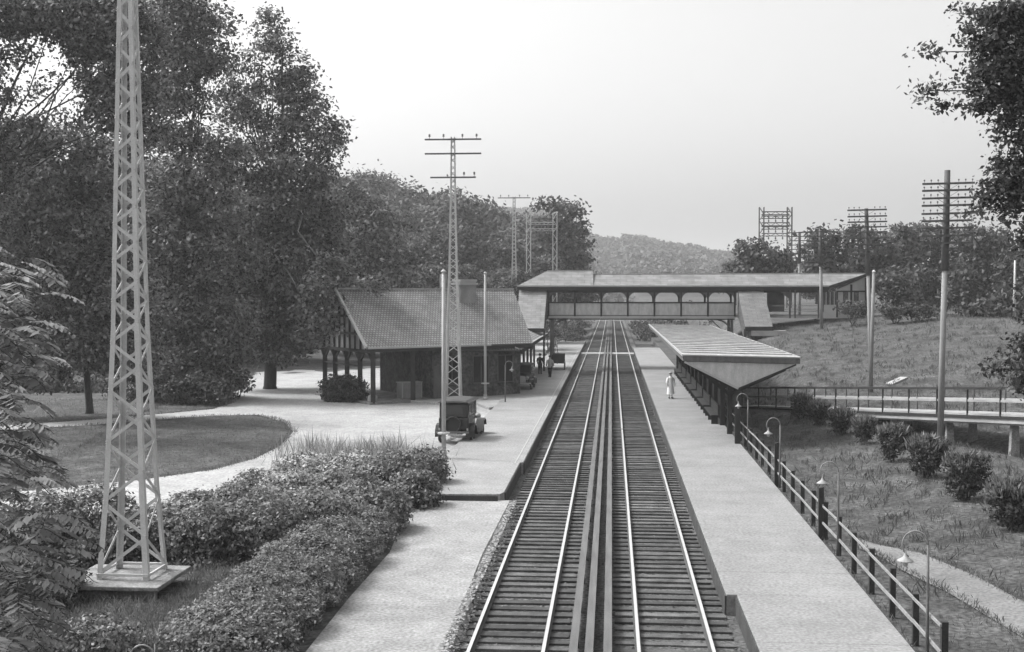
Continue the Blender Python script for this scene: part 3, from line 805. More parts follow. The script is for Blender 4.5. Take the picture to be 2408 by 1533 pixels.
# approach on the right bank
MB().box(tb((xb + xc) / 2, YB, zd + .05), (xc - xb, .12, .2)).build('girder', m_boards, t)
for px in (1858, 1870, 1925, 1932):
    x = X(px)
    MB().box(tb(x, YB, (zd + zf_) / 2 - .2), (.14, .14, zf_ - .4 - zd + .2)).build('post', m_wood if px != 1932 else m_trimw, t)
m = MB().beam(tb(X(1816), YB - .02, zd + 1.0), tb(xc, YB - .02, zd + 1.0), .06, .08).beam(tb(X(1816), YB - .02, zd + .5), tb(xc, YB - .02, zd + .5), .05, .06)
m.build('railing', m_boards, t)
MB().box(tb(X(1837), YB + WB, (zd + zf_) / 2), (X(1858) - X(1816), .08, zf_ - zd - .8)).build('rear_wall', m_stucco, t)
MB().prism([tb(X(1862), YB - .03, zf_ - .5), tb(X(1835), YB - .03, zf_ - .5), tb(X(1862), YB - .03, zf_ - 1.3)], (0, .08, 0)).build('arch_bracket', m_wood, t)
# stair housings, roofs falling toward the camera
def stair(pt_, pb_, yt, yb, mt):
    (x0, ya), (x1, _) = pt_; (x2, yb_), (x3, _) = pb_
    a, b = P(x0, ya, yt), P(x1, ya, yt); c, d = P(x3, yb_, yb), P(x2, yb_, yb)
    roof_slope('stair_roof', [tb(*d), tb(*c), tb(*b), tb(*a)], mt, t, .14)
    dn = Vector((0, 0, -2.3))
    for u, v in ((a, d), (b, c)):
        MB().prism([tb(*u) - Vector((0, 0, .15)), tb(*v) - Vector((0, 0, .15)), tb(*v) + dn * .6, tb(*u) + dn], (.06 if u is a else -.06, 0, 0)).build('stair_wall', m_wall, t)
    for v in (c, d):
        MB().beam(tb(*v) + Vector((0, .15, -.2)), tb(v.x, v.y + .15, .3), .16).build('stair_post', m_dark, t)
    MB().beam(tb(*d) + Vector((0, -.02, -.2)), tb(*c) + Vector((0, -.02, -.2)), .1, .28).build('stair_fascia', m_dark, t)
stair([(1735, 681), (1795, 683)], [(1752, 768), (1817, 768)], YB - .1, 103.5, m_stairroof)
stair([(1221, 681), (1286, 681)], [(1214, 772), (1279, 768)], YB - .1, 105.5, m_stairpale)
m = MB().box(tb(X(1786), 104, Z(777)), (2.9, 1.2, .45)).build('stair_landing', m_boards, t)
for px in (1760, 1795, 1828):
    MB().box(tb(X(px, 104), 103.6, 2.0), (.14, .14, 3.4)).build('stair_post', m_wood, t)
MB().beam(tb(X(1798, 104), 103.6, 3.4), tb(X(1826, 104), 103.6, 2.2), .08, .12).beam(tb(X(1765, 104), 103.6, 2.2), tb(X(1795, 104), 103.6, 3.4), .08, .12).build('stair_bracing', m_dark, t)
# piers carrying the span
for x in (X(1296), X(1722)):
    for yy in (YB + .3, YB + WB - .3):
        MB().beam(tb(x, yy, 0), tb(x, yy, zd), .24).build('support_column', m_steeld, t)
for x, s in ((X(1722), -1), (X(1296), 1)):
    m = MB(); r = 1.5
    pts = [tb(x + s * (r - r * math.cos(a)), YB + .3, zd - .2 - r + r * math.sin(a)) for a in [math.pi / 2 * q / 8 for q in range(9)]]
    m.tube(pts, .08, 6); m.beam(tb(x, YB + .3, zd - 1.9), tb(x + s * 1.9, YB + .3, zd - .2), .08)
    m.build('knee_brace', m_steeld, t)

# ticket pavilion at the right end of the bridge
pv = empty('bridge_pavilion', (X(1960), YB, 4.9), 'small half timbered pavilion under the right end of the footbridge roof', 'pavilion')
def tp(x, y, z): return Vector((x - X(1960), y - YB, z - 4.9))
e0 = P(1967, 716, YB - .1); e1 = P(2036, 716, YB + 2.2)
def pvwall(x0, y0, x1, y1, z0, za, zb_, mat, name):
    a, b = Vector((x0, y0, 0)), Vector((x1, y1, 0)); nn = Vector((-(b - a).y, (b - a).x, 0)).normalized() * .1
    return MB().prism([tp(x0, y0, z0), tp(x1, y1, z0), tp(x1, y1, zb_), tp(x0, y0, za)], nn).build(name, mat, pv)
xq = X(1940)
pvwall(X(1938), YB, e0.x, YB, zd - .1, Z(716), Z(716), m_white, 'plinth')
for k in range(7):
    x = X(1938) + (e0.x - X(1938)) * k / 6
    MB().box(tp(x, YB + .02, (Z(716) + zf_ - .5) / 2), (.08, .1, zf_ - .5 - Z(716))).build('mullion', m_trimw if k % 2 else m_wood, pv)
pvwall(X(1938), YB + .12, e0.x, YB + .12, Z(716), zf_ - .5, zf_ - .5, m_wall, 'window')
za1 = zf_ - .35; za2 = Z(651, YB + 2.2)
pvwall(e0.x + .02, YB - .02, e1.x, YB + 2.2, zd - .1, za1, za2, m_white, 'end_wall')
ew = Vector((e1.x - e0.x, 2.22, 0)); fr = Vector((ew.y, -ew.x, 0)).normalized() * .06
for k, (ta, tb_) in enumerate(((.0, .04), (.22, .38), (.46, .52), (.58, .74), (.96, 1.0))):
    for (ks, z0, z1, mt, nm) in (((1, 3), Z(708), Z(686), m_wall, 'window'), ((0, 2, 4), zd, None, m_dark, 'timber')):
        if k in ks:
            pa, pb = Vector((e0.x, YB, 0)) + ew * ta, Vector((e0.x, YB, 0)) + ew * tb_
            zt0 = (za1 + (za2 - za1) * ta - .05) if z1 is None else z1
            MB().prism([tp(pa.x, pa.y, z0), tp(pb.x, pb.y, z0), tp(pb.x, pb.y, zt0), tp(pa.x, pa.y, zt0)], fr).build(nm, mt, pv)
pa, pb = Vector((e0.x, YB, 0)), Vector((e1.x, YB + 2.2, 0))
MB().beam(tp(pa.x, pa.y, zf_ - .45) + fr, tp(pb.x, pb.y, zf_ - .45) + fr, .05, .12).build('timber', m_dark, pv)

# ------------------------------------------------------------------ station house
O = Vector((-14.85, 75.0, 0)); U = Vector((.803, .596, 0)); V = Vector((-.596, .803, 0))
t = empty('station_house', (O.x, O.y, .13), 'tudor station house with long tiled roof, half timbered gable and open porch', 'station')
def ts(u, v, z): return U * u + V * v + Vector((0, 0, z - .13))
LU, WV, ZE, ZR = 11.9, 9.2, 3.72, 7.33
def tsl(name, pts, mat, th=.14): return roof_slope(name, [ts(*p) for p in pts], mat, t, th)
def lineuv(px, v):
    # u where the sight line through px crosses the line v=const
    d = ray(px, 700); k = d.x / d.y
    b = O + V * v
    return (k * b.y - b.x) / (U.x - k * U.y)
LE = lineuv(1207, WV / 2)
tsl('roof', [(-.35, -.1, ZE), (LU, -.1, ZE), (LE, WV / 2, ZR), (-.35, WV / 2, ZR)], m_shingle)
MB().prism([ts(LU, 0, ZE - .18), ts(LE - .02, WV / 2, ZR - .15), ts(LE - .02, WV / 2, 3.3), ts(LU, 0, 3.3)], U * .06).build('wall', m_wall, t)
tsl('roof', [(-.35, WV - .85, ZE + .68), (LE, WV - .85, ZE + .68), (LE, WV / 2 + .01, ZR), (-.35, WV / 2 + .01, ZR)], m_shingle)
MB().beam(ts(-.4, -.12, ZE + .02), ts(-.4, WV / 2, ZR + .06), .14, .16).build('barge_board', m_trimw, t)
MB().beam(ts(-.38, WV - .9, ZE + .62), ts(-.38, WV / 2 + .1, ZR - .1), .1, .22).build('barge_board', m_dark, t)
MB().beam(ts(-.3, WV / 2, ZR + .05), ts(1.3, WV / 2, ZR + .05), .3, .12).beam(ts(1.3, WV / 2, ZR + .03), ts(LE, WV / 2, ZR + .03), .14, .10).build('ridge_tiles', m_trimw, t)
MB().beam(ts(-.3, -.16, ZE - .03), ts(LU * .72, -.16, ZE - .03), .1, .12).build('gutter', m_trimw, t)
MB().beam(ts(-.3, -.04, ZE - .2), ts(LU, -.04, ZE - .2), .12, .2).build('eaves_beam', m_dark, t)
# enclosed part
def wallbox(name, u0, u1, v0, v1, z0, z1, mat):
    return MB().prism([ts(u0, v0, z0), ts(u1, v0, z0), ts(u1, v1, z0), ts(u0, v1, z0)], (0, 0, z1 - z0)).build(name, mat, t)
UW = 4.7
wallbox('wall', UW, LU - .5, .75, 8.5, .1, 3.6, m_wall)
wallbox('porch_floor', -.0, UW, .3, 8.9, .05, .28, m_conc)
# gable with half timbering
gz = lambda v: ZE + (ZR - ZE) * (1 - abs(v - WV / 2) / (WV / 2 + .1)) - .2
gb = MB(); gb.prism([ts(.3, .35, 3.35), ts(.3, WV - 1.1, 3.35), ts(.3, WV - 1.1, gz(WV - 1.1)), ts(.3, WV / 2, gz(WV / 2)), ts(.3, .35, gz(.35))], U * .12); gb.build('gable_panel', m_stucco, t)
for v in [.5 + k * .82 for k in range(10)]:
    if gz(v) > 3.6 and v < WV - 1.0: MB().beam(ts(.26, v, 3.4), ts(.26, v, gz(v) - .02), .13, .1).build('gable_timber', m_dark, t)
for z in (3.42, 4.5, 5.6):
    hv = (WV / 2) * (1 - (z - ZE) / (ZR - ZE)) if z > ZE else WV / 2 - .2
    hv = min(hv, WV / 2 - .2)
    MB().beam(ts(.24, WV / 2 - hv, z), ts(.24, min(WV / 2 + hv, WV - 1.05), z), .14, .2 if z < 4 else .14).build('gable_timber', m_dark, t)
for v in (.4, 2.3, 4.3, 6.2, 7.9):
    MB().beam(ts(.3, v, .2), ts(.3, v, 3.4), .26).build('porch_post', m_dark, t)
    for s in (-1, 1):
        if 0 < v + s * .7 < WV: MB().beam(ts(.3, v, 2.7), ts(.3, v + s * .65, 3.35), .12).build('porch_brace', m_dark, t)
MB().beam(ts(.3, 2.6, 2.45), ts(.3, 7.9, 2.45), .08, .12).build('porch_rail', m_dark, t)
MB().beam(ts(UW - 1.6, .4, .2), ts(UW - 1.6, .4, 3.5), .26).build('porch_post', m_dark, t)
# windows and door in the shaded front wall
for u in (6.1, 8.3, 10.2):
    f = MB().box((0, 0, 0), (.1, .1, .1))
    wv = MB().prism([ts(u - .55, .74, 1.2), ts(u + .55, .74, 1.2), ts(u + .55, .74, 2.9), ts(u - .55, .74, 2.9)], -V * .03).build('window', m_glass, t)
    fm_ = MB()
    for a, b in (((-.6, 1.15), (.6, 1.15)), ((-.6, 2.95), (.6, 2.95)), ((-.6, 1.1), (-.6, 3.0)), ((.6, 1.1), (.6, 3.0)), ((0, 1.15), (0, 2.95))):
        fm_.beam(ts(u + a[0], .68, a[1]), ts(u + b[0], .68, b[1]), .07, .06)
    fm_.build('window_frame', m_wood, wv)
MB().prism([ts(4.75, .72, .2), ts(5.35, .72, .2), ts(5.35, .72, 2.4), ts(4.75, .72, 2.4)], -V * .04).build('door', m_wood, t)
# chimneys on the front slope and behind the ridge
def onridge(px, Y): return P(px, 683, Y)
def lineuv(px, v):
    # u where the sight line through px crosses the line v=const
    d = ray(px, 700); k = d.x / d.y
    b = O + V * v
    return (k * b.y - b.x) / (U.x - k * U.y)
uc = lineuv(1093, 3.9)
MB().prism([ts(uc - .62, 3.4, 5.5), ts(uc + .62, 3.4, 5.5), ts(uc + .62, 4.5, 5.5), ts(uc - .62, 4.5, 5.5)], (0, 0, 2.15)).build('chimney', m_stucco, t)
MB().prism([ts(uc - .72, 3.3, 7.65), ts(uc + .72, 3.3, 7.65), ts(uc + .72, 4.6, 7.65), ts(uc - .72, 4.6, 7.65)], (0, 0, .14)).prism([ts(uc - .65, 3.37, 7.86), ts(uc + .65, 3.37, 7.86), ts(uc + .65, 4.53, 7.86), ts(uc - .65, 4.53, 7.86)], (0, 0, .16)).prism([ts(uc - .6, 3.42, 7.79), ts(uc + .6, 3.42, 7.79), ts(uc + .6, 4.48, 7.79), ts(uc - .6, 4.48, 7.79)], (0, 0, .07)).build('chimney_cap', m_white, t)
u2 = lineuv(1043, 6.2)
MB().prism([ts(u2 - .2, 6.0, 5.5), ts(u2 + .2, 6.0, 5.5), ts(u2 + .2, 6.4, 5.5), ts(u2 - .2, 6.4, 5.5)], (0, 0, 2.9)).build('chimney', m_stucco, t)
# snow guard / ladder leaning on the slope
# trackside wing with platform roof
def tw(x, y, z): return Vector((x - O.x, y - O.y, z - .13))
roof_slope('platform_roof', [tw(-6.05, 81.3, 3.32), tw(-5.95, 112, 3.32), tw(-11.5, 112, 5.75), tw(-11.5, 81.3, 5.75)], m_shingle, t, .14)
roof_slope('platform_roof', [tw(-17, 112, 3.4), tw(-17, 88, 3.4), tw(-11.51, 88, 5.75), tw(-11.51, 112, 5.75)], m_shingle, t, .14)
roof_slope('platform_roof', [tw(-6.05, 81.28, 3.30), tw(-11.6, 78.2, 3.5), tw(-11.5, 81.3, 5.7)], m_shingle, t, .12)
MB().beam(tw(-6.0, 81.3, 3.2), tw(-5.9, 112, 3.2), .12, .26).build('eaves_beam', m_dark, t)
MB().beam(tw(-6.0, 81.2, 3.36), tw(-5.85, 112, 3.36), .1, .07).beam(tw(-6.1, 81.2, 3.36), tw(-8.9, 81.25, 4.6), .12, .08).build('gutter', m_trimw, t)
MB().prism([tw(-8.6, 82.6, .1), tw(-8.6, 110, .1), tw(-16.5, 110, .1), tw(-16.5, 90, .1)], (0, 0, 3.3)).build('wall', m_wall, t)
for k in range(7):
    y = 84.6 + k * 4.4
    MB().beam(tw(-7.0, y, .3), tw(-7.0, y, 3.55), .18).build('platform_post', m_wood, t)
    MB().beam(tw(-7.0, y, 2.5), tw(-8.5, y, 3.9), .1, .14).build('platform_brace', m_dark, t)
bp_ = G(1152, 930, .2)
MB().prism([tw(bp_.x - .17, bp_.y, .1), tw(bp_.x + .17, bp_.y, .1), tw(bp_.x + .17, bp_.y, 3.45), tw(bp_.x - .17, bp_.y, 3.45)], (0, .3, 0)).build('brick_pier', m_stucco, t)

# pale crate standing by the station wall
def on(px, py, z): g = G(px, py, z); return g
g = on(963, 935, .28)
t = empty('baggage_box', (g.x, g.y, .2), 'large pale wooden box standing against the dark station front', 'box', rz=math.atan2(U.y, U.x))
MB().box((0, 0, .55), (1.5, .7, 1.05)).build('case', m_stucco, t, bevel=.02)
MB().box((0, 0, 1.1), (1.58, .78, .06)).build('lid', m_trimw, t)
m = MB()
for x in (-.7, 0, .7): m.box((x, -.365, .55), (.08, .03, 1.02))
m.build('batten', m_trimw, t)
# station sidewalk with kerb
sw = [(G(px, py, .3).x, G(px, py, .3).y) for px, py in ((880, 934), (985, 942), (1060, 947), (1120, 946), (1150, 957), (1180, 952), (1192, 944), (1192, 905), (900, 905))]
mb = MB(); mb.prism([(x, y, .27) for x, y in sw], (0, 0, -.2)); tag(mb.build('pavement', m_gravel, bevel=.01), kind='structure')
# boulder at the porch corner
def rock(label, px, py, r, group=None):
    g = G(px, py, .12); m = MB()
    prof = [(r * math.sin(a) * (1 + .12 * math.sin(3 * a)), r * 1.1 * (1 - math.cos(a)) / 2 * 1.4) for a in [math.pi * k / 8 for k in range(1, 8)]]
    m.lathe((0, 0, -.03), prof, 9)
    m.v = [(x * (1 + .15 * math.sin(5 * z + x * 9)), y * (1 + .12 * math.cos(7 * x)), z) for x, y, z in m.v]
    o = m.build('boulder', m_trimw, smooth=True); o.location = g; o.rotation_euler[2] = px
    return tag(o, label, 'boulder', group)
rock('pale boulder at the foot of the porch corner', 876, 948, .38)

# ------------------------------------------------------------------ 1920s motor cars
def car(label, x, y, z, rz, front=False, sc=1.0):
    t = empty('vintage_car', (x, y, z), label, 'car', rz=rz); t.scale = (sc, sc, sc)
    # +Y is the front of the car; local origin under the rear axle
    bd = MB()
    prof = [(-.62, .62), (-.66, 1.1), (-.60, 1.18), (1.55, 1.18), (1.60, 1.12), (2.62, 1.02), (2.68, .95), (2.68, .60)]
    hw = .66
    vs = [(sx * (hw if yy < 1.6 else .36), yy, zz) for sx in (-1, 1) for yy, zz in prof]; n = len(prof)
    bd.add(vs, [tuple(range(n)), tuple(range(2 * n - 1, n - 1, -1))] + [(i, i + n, (i + 1) % n + n, (i + 1) % n) for i in range(n)])
    bd.build('body', m_black, t, bevel=.04)
    cabp = [(-.66, 1.17), (-.60, 1.72), (-.50, 1.80), (1.42, 1.80), (1.50, 1.17)]
    cb = MB(); n = len(cabp); vs = [(sx * .63, yy, zz) for sx in (-1, 1) for yy, zz in cabp]
    cb.add(vs, [tuple(range(n)), tuple(range(2 * n - 1, n - 1, -1))] + [(i, i + n, (i + 1) % n + n, (i + 1) % n) for i in range(n)])
    cb.build('cabin', m_black, t, bevel=.03)
    rf = MB(); pts = []
    rp = [(-.72, 0), (-.7, .07), (-.5, .12), (1.3, .13), (1.62, .05), (1.66, 0)]
    n = len(rp); ring = []
    for sx, k in ((-.70, 0), (-.55, .7), (0, 1), (.55, .7), (.70, 0)):
        for yy, zz in rp: ring.append((sx, yy, 1.80 + zz * k + (.02 if k else 0)))
    fs = [(i * n + j, (i + 1) * n + j, (i + 1) * n + j + 1, i * n + j + 1) for i in range(4) for j in range(n - 1)]
    fs += [tuple(i * n for i in range(5)), tuple(i * n + n - 1 for i in range(4, -1, -1)), (0, n - 1, 5 * n - 1, 4 * n)]
    rf.add(ring, fs); rf.build('roof', m_canvas, t, smooth=False)
    # windows
    wd = MB().prism([(-.45, -.665, 1.28), (.45, -.665, 1.28), (.42, -.625, 1.66), (-.42, -.625, 1.66)], (0, -.01, 0)); wd.build('rear_window', m_glass, t)
    for s in (-1, 1):
        for y0, y1 in ((-.45, .1), (.2, .78), (.88, 1.36)):
            MB().box((s * .635, (y0 + y1) / 2, 1.48), (.012, y1 - y0, .42)).build('side_window', m_glass, t)
    MB().prism([(-.5, 1.50, 1.25), (.5, 1.50, 1.25), (.5, 1.455, 1.72), (-.5, 1.455, 1.72)], (0, .012, 0)).build('windscreen', m_glass, t)
    # wings, running boards
    for s in (-1, 1):
        for yc in (0, 2.35):
            f = MB(); pts = []
            arc = [(-.50, .36), (-.47, .60), (-.32, .80), (-.08, .88), (.18, .82), (.38, .62), (.52, .40)] if yc == 0 else [(-.70, .36), (-.42, .62), (-.2, .82), (.05, .88), (.3, .80), (.45, .58)]
            vs = []
            for a, b in arc: vs += [(s * .50, yc + a, b), (s * .86, yc + a, b - .02), (s * .86, yc + a, b - .07), (s * .50, yc + a, b - .05)]
            fs = []
            for i in range(len(arc) - 1):
                for j in range(4): fs.append((i * 4 + j, i * 4 + (j + 1) % 4, i * 4 + 4 + (j + 1) % 4, i * 4 + 4 + j))
            fs += [(0, 1, 2, 3), tuple(len(vs) - 4 + j for j in (3, 2, 1, 0))]
            f.add(vs, fs); f.build('wing', m_black, t)
            wh = empty('wheel', (s * .70, yc, .38)); wh.parent = t
            ty = MB()
            pr = [(.30, -.055), (.355, -.06), (.38, -.03), (.38, .03), (.355, .06), (.30, .055), (.29, 0)]
            nn = 24; vv = []; ff = []
            for k in range(nn):
                a = 2 * math.pi * k / nn
                for r_, xx in pr: vv.append((xx, r_ * math.cos(a), r_ * math.sin(a)))
            m_ = len(pr)
            for k in range(nn):
                for j in range(m_): ff.append((k * m_ + j, k * m_ + (j + 1) % m_, ((k + 1) % nn) * m_ + (j + 1) % m_, ((k + 1) % nn) * m_ + j))
            ty.add(vv, ff); ty.build('tyre', m_tyre, wh, smooth=True)
            sp = MB()
            for k in range(12):
                a = 2 * math.pi * k / 12; sp.beam((0, 0, 0), (0, .29 * math.cos(a), .29 * math.sin(a)), .03)
            sp.lathe((-.06, 0, 0), [(.07, 0), (.08, .04), (.08, .08), (.05, .12)], 10, 'X'); sp.build('spokes', m_trimw, wh)
        MB().box((s * .74, 1.12, .38), (.24, 1.25, .035)).build('running_board', m_wood, t)
        MB().lathe((s * .45, 2.72, .92), [(.04, -.16), (.12, -.10), (.15, 0), (.15, .03)], 12, 'Y').build('headlight', m_white, t, smooth=True)
        MB().box((s * .62, -.70, .66), (.07, .04, .1)).build('tail_lamp', m_trimw, t)
    MB().prism([(-.34, 2.69, .56), (.34, 2.69, .56), (.34, 2.69, .98), (.2, 2.69, 1.06), (-.2, 2.69, 1.06), (-.34, 2.69, .98)], (0, .05, 0)).build('radiator', m_steel, t)
    MB().box((0, 1.0, .5), (.8, 3.5, .12)).build('chassis', m_black, t)
    MB().beam((-.72, -.9, .55), (.72, -.9, .55), .04, .09).beam((-.4, -.9, .55), (-.4, -.5, .5), .05).beam((.4, -.9, .55), (.4, -.5, .5), .05).build('rear_bumper', m_steeld, t)
    MB().beam((-.75, 3.0, .52), (.75, 3.0, .52), .04, .09).beam((-.3, 3.0, .52), (-.3, 2.4, .5), .05).beam((.3, 3.0, .52), (.3, 2.4, .5), .05).build('front_bumper', m_steel, t)
    sw_ = empty('spare_wheel', (.0, -.78, .86)); sw_.parent = t
    vv = []; ff = []
    for k in range(24):
        a = 2 * math.pi * k / 24
        for r_, xx in pr: vv.append((r_ * math.cos(a), xx, r_ * math.sin(a)))
    for k in range(24):
        for j in range(7): ff.append((k * 7 + j, k * 7 + (j + 1) % 7, ((k + 1) % 24) * 7 + (j + 1) % 7, ((k + 1) % 24) * 7 + j))
    MB().add(vv, ff).build('tyre', m_tyre, sw_, smooth=True)
    MB().lathe((0, .04, 0), [(.29, -.04), (.29, .0), (.1, .03)], 16, 'Y').build('disc', m_black, sw_)
    MB().box((.0, -.86, .47), (.38, .02, .14)).build('number_plate', m_trimw, t)
    return t
cg = G(1070, 1044, .13)
car('black vintage saloon seen from behind parked beside the near white pole', cg.x, cg.y + .55, .13, R(-4), sc=1.07)
cg = G(1227, 917, .3)
car('distant dark vintage car facing the camera by the platform roof', cg.x + .05, cg.y + 2.7, .29, R(180 - 2), sc=.92)

# ------------------------------------------------------------------ people
def person(label, x, y, z, rz, h, top, legs, hat, dress=False, stride=.0, armb=.1):
    t = empty('person', (x, y, z), label, 'person', rz=rz)
    k = h / 1.75
    J = {'pel': (0, 0, .93), 'sp': (0, .01, 1.12), 'ch': (0, .01, 1.32), 'nk': (0, .0, 1.46), 'hd0': (0, -.005, 1.54), 'hd': (0, -.015, 1.62), 'hd2': (0, -.01, 1.71)}
    E = [('pel', 'sp'), ('sp', 'ch'), ('ch', 'nk'), ('nk', 'hd0'), ('hd0', 'hd'), ('hd', 'hd2')]
    rad = {'pel': .145, 'sp': .125, 'ch': .15, 'nk': .055, 'hd0': .07, 'hd': .085, 'hd2': .06}
    for s, n in ((-1, 'l'), (1, 'r')):
        st_ = stride * s
        J.update({'hp' + n: (s * .09, 0, .88), 'kn' + n: (s * .10, -st_ * .5 - .02, .49), 'an' + n: (s * .10, -st_ + .02, .09), 'to' + n: (s * .115, -st_ - .14, .035)})
        J.update({'sh' + n: (s * .19, .01, 1.40), 'el' + n: (s * (.24 + armb * .3), .02 + st_ * .2, 1.12), 'wr' + n: (s * (.24 + armb * .2), -.10 + st_ * .3, .90), 'pm' + n: (s * (.235 + armb * .2), -.13 + st_ * .3, .83)})
        E += [('pel', 'hp' + n), ('hp' + n, 'kn' + n), ('kn' + n, 'an' + n), ('an' + n, 'to' + n), ('ch', 'sh' + n), ('sh' + n, 'el' + n), ('el' + n, 'wr' + n), ('wr' + n, 'pm' + n)]
        rad.update({'hp' + n: .095, 'kn' + n: .06, 'an' + n: .042, 'to' + n: .035, 'sh' + n: .06, 'el' + n: .043, 'wr' + n: .028, 'pm' + n: .035})
        for q in range(5):
            fx = (q - 1.5) * .02 if q < 4 else 0
            if q < 4:
                J['f%d%s' % (q, n)] = (J['pm' + n][0] + fx * .3, J['pm' + n][1] - .01 + fx, J['pm' + n][2] - .07 + abs(fx) * .3)
                rad['f%d%s' % (q, n)] = .009; E.append(('pm' + n, 'f%d%s' % (q, n)))
            else:
                J['th' + n] = (J['pm' + n][0] - s * .01, J['pm' + n][1] - .045, J['pm' + n][2] - .03); rad['th' + n] = .01; E.append(('pm' + n, 'th' + n))
    names = list(J); me = bpy.data.meshes.new('body')
    me.from_pydata([tuple(c * k for c in J[q]) for q in names], [(names.index(a), names.index(b)) for a, b in E], [])
    o = bpy.data.objects.new('body', me); C.objects.link(o); o.parent = t
    sk = o.modifiers.new('skin', 'SKIN'); sk.use_smooth_shade = True
    o.modifiers.new('sub', 'SUBSURF').levels = 1; o.modifiers['sub'].render_levels = 1
    for i, q in enumerate(names):
        me.skin_vertices[0].data[i].radius = (rad[q] * k, rad[q] * k * .85)
        me.skin_vertices[0].data[i].use_root = (q == 'pel')
    me.materials.append(m_skin)
    # face
    fc = MB(); fc.lathe((0, -.10 * k, 1.625 * k), [(.012 * k, -.02 * k), (.02 * k, 0), (.008 * k, .03 * k)], 6).build('nose', m_skin, t)
    for s in (-1, 1): MB().lathe((s * .033 * k, -.088 * k, 1.65 * k), [(.004, -.006), (.01, 0), (.004, .006)], 6).build('eye', m_clothd, t)
    MB().box((0, -.088 * k, 1.575 * k), (.045 * k, .012, .01)).build('mouth', m_clothd, t)
    MB().lathe((0, .012 * k, 1.60 * k), [(.06 * k, 0), (.092 * k, .05 * k), (.088 * k, .11 * k), (.04 * k, .145 * k)], 14).build('hair', m_clothd, t, smooth=True)
    # garments follow the body
    def garment(name, rings, mat):
        m = MB(); n = 18; vs = []; fs = []
        for z_, rx, ry, cy in rings:
            for q in range(n):
                a = 2 * math.pi * q / n; wv = 1 + .03 * math.sin(a * 5 + z_ * 9)
                vs.append((rx * k * math.cos(a) * wv, (cy + ry * math.sin(a) * wv) * k, z_ * k))
        for i in range(len(rings) - 1):
            for q in range(n): fs.append((i * n + q, i * n + (q + 1) % n, (i + 1) * n + (q + 1) % n, (i + 1) * n + q))
        fs.append(tuple((len(rings) - 1) * n + q for q in range(n)))
        m.add(vs, fs); m.build(name, mat, t, smooth=True)
    if dress:
        garment('dress', [(.30, .27, .22, 0), (.6, .23, .19, 0), (.95, .19, .15, 0), (1.10, .15, .13, .01), (1.3, .18, .15, .01), (1.42, .17, .11, .01), (1.48, .08, .07, 0)], top)
    else:
        garment('coat', [(.80, .20, .15, 0), (.95, .185, .15, 0), (1.10, .16, .14, .01), (1.3, .19, .155, .01), (1.42, .18, .11, .01), (1.49, .08, .07, 0)], top)
    for s, n in ((-1, 'l'), (1, 'r')):
        a, b, c = (Vector(J[q + n]) * k for q in ('sh', 'el', 'wr'))
        MB().tube([a, b, c], [.078 * k, .062 * k, .045 * k], 10).build('sleeve', top, t, smooth=True)
        if not dress:
            a, b, c = (Vector(J[q + n]) * k for q in ('hp', 'kn', 'an'))
            MB().tube([a, b, c], [.115 * k, .085 * k, .065 * k], 10).build('trouser_leg', legs, t, smooth=True)
        a, b = Vector(J['an' + n]) * k, Vector(J['to' + n]) * k
        MB().tube([a + Vector((0, .04, -.05)), a + Vector((0, 0, -.02)), b + Vector((0, 0, .01))], [.04 * k, .055 * k, .04 * k], 8).build('shoe', m_clothd, t, smooth=True)
    if hat:
        MB().lathe((0, -.0, 1.70 * k), [(.16 * k, 0), (.165 * k, .012), (.10 * k, .02), (.095 * k, .09), (.05 * k, .11)], 16).build('hat', hat, t, smooth=True)
    return t
g = G(1577, 937, .3)
person('woman in a long white dress standing on the right platform', g.x, g.y, .30, R(20), 1.68, m_cloth, m_cloth, m_clothm, dress=True)
g = G(1293, 887, .3)
person('person in a pale shirt and dark trousers walking near the platform roof', g.x, g.y, .30, R(-15), 1.72, m_trimw, m_clothd, m_clothd, stride=.16)
g = G(1270, 880, .3)
person('person in dark clothes standing behind the parked car by the posts', g.x, g.y, .30, R(160), 1.7, m_clothd, m_clothd, m_clothd)
# platform hand cart
g = G(1313, 868, .3)
t = empty('baggage_cart', (g.x, g.y, .3), 'dark baggage cart standing on the left platform past the walking person', 'cart')
MB().box((0, 0, .62), (1.1, 2.2, .1)).box((0, -1.05, 1.0), (1.1, .06, .7)).box((0, 1.05, 1.0), (1.1, .06, .7)).build('bed', m_dark, t)
for s in (-1, 1):
    for yy in (-.7, .7):
        MB().lathe((s * .56, yy, .3), [(.28, -.03), (.3, -.03), (.3, .03), (.28, .03), (.06, .04)], 18, 'X').build('wheel', m_dark, t)
MB().beam((-.05, -1.1, .55), (-.05, -1.7, .9), .05).build('handle', m_dark, t)

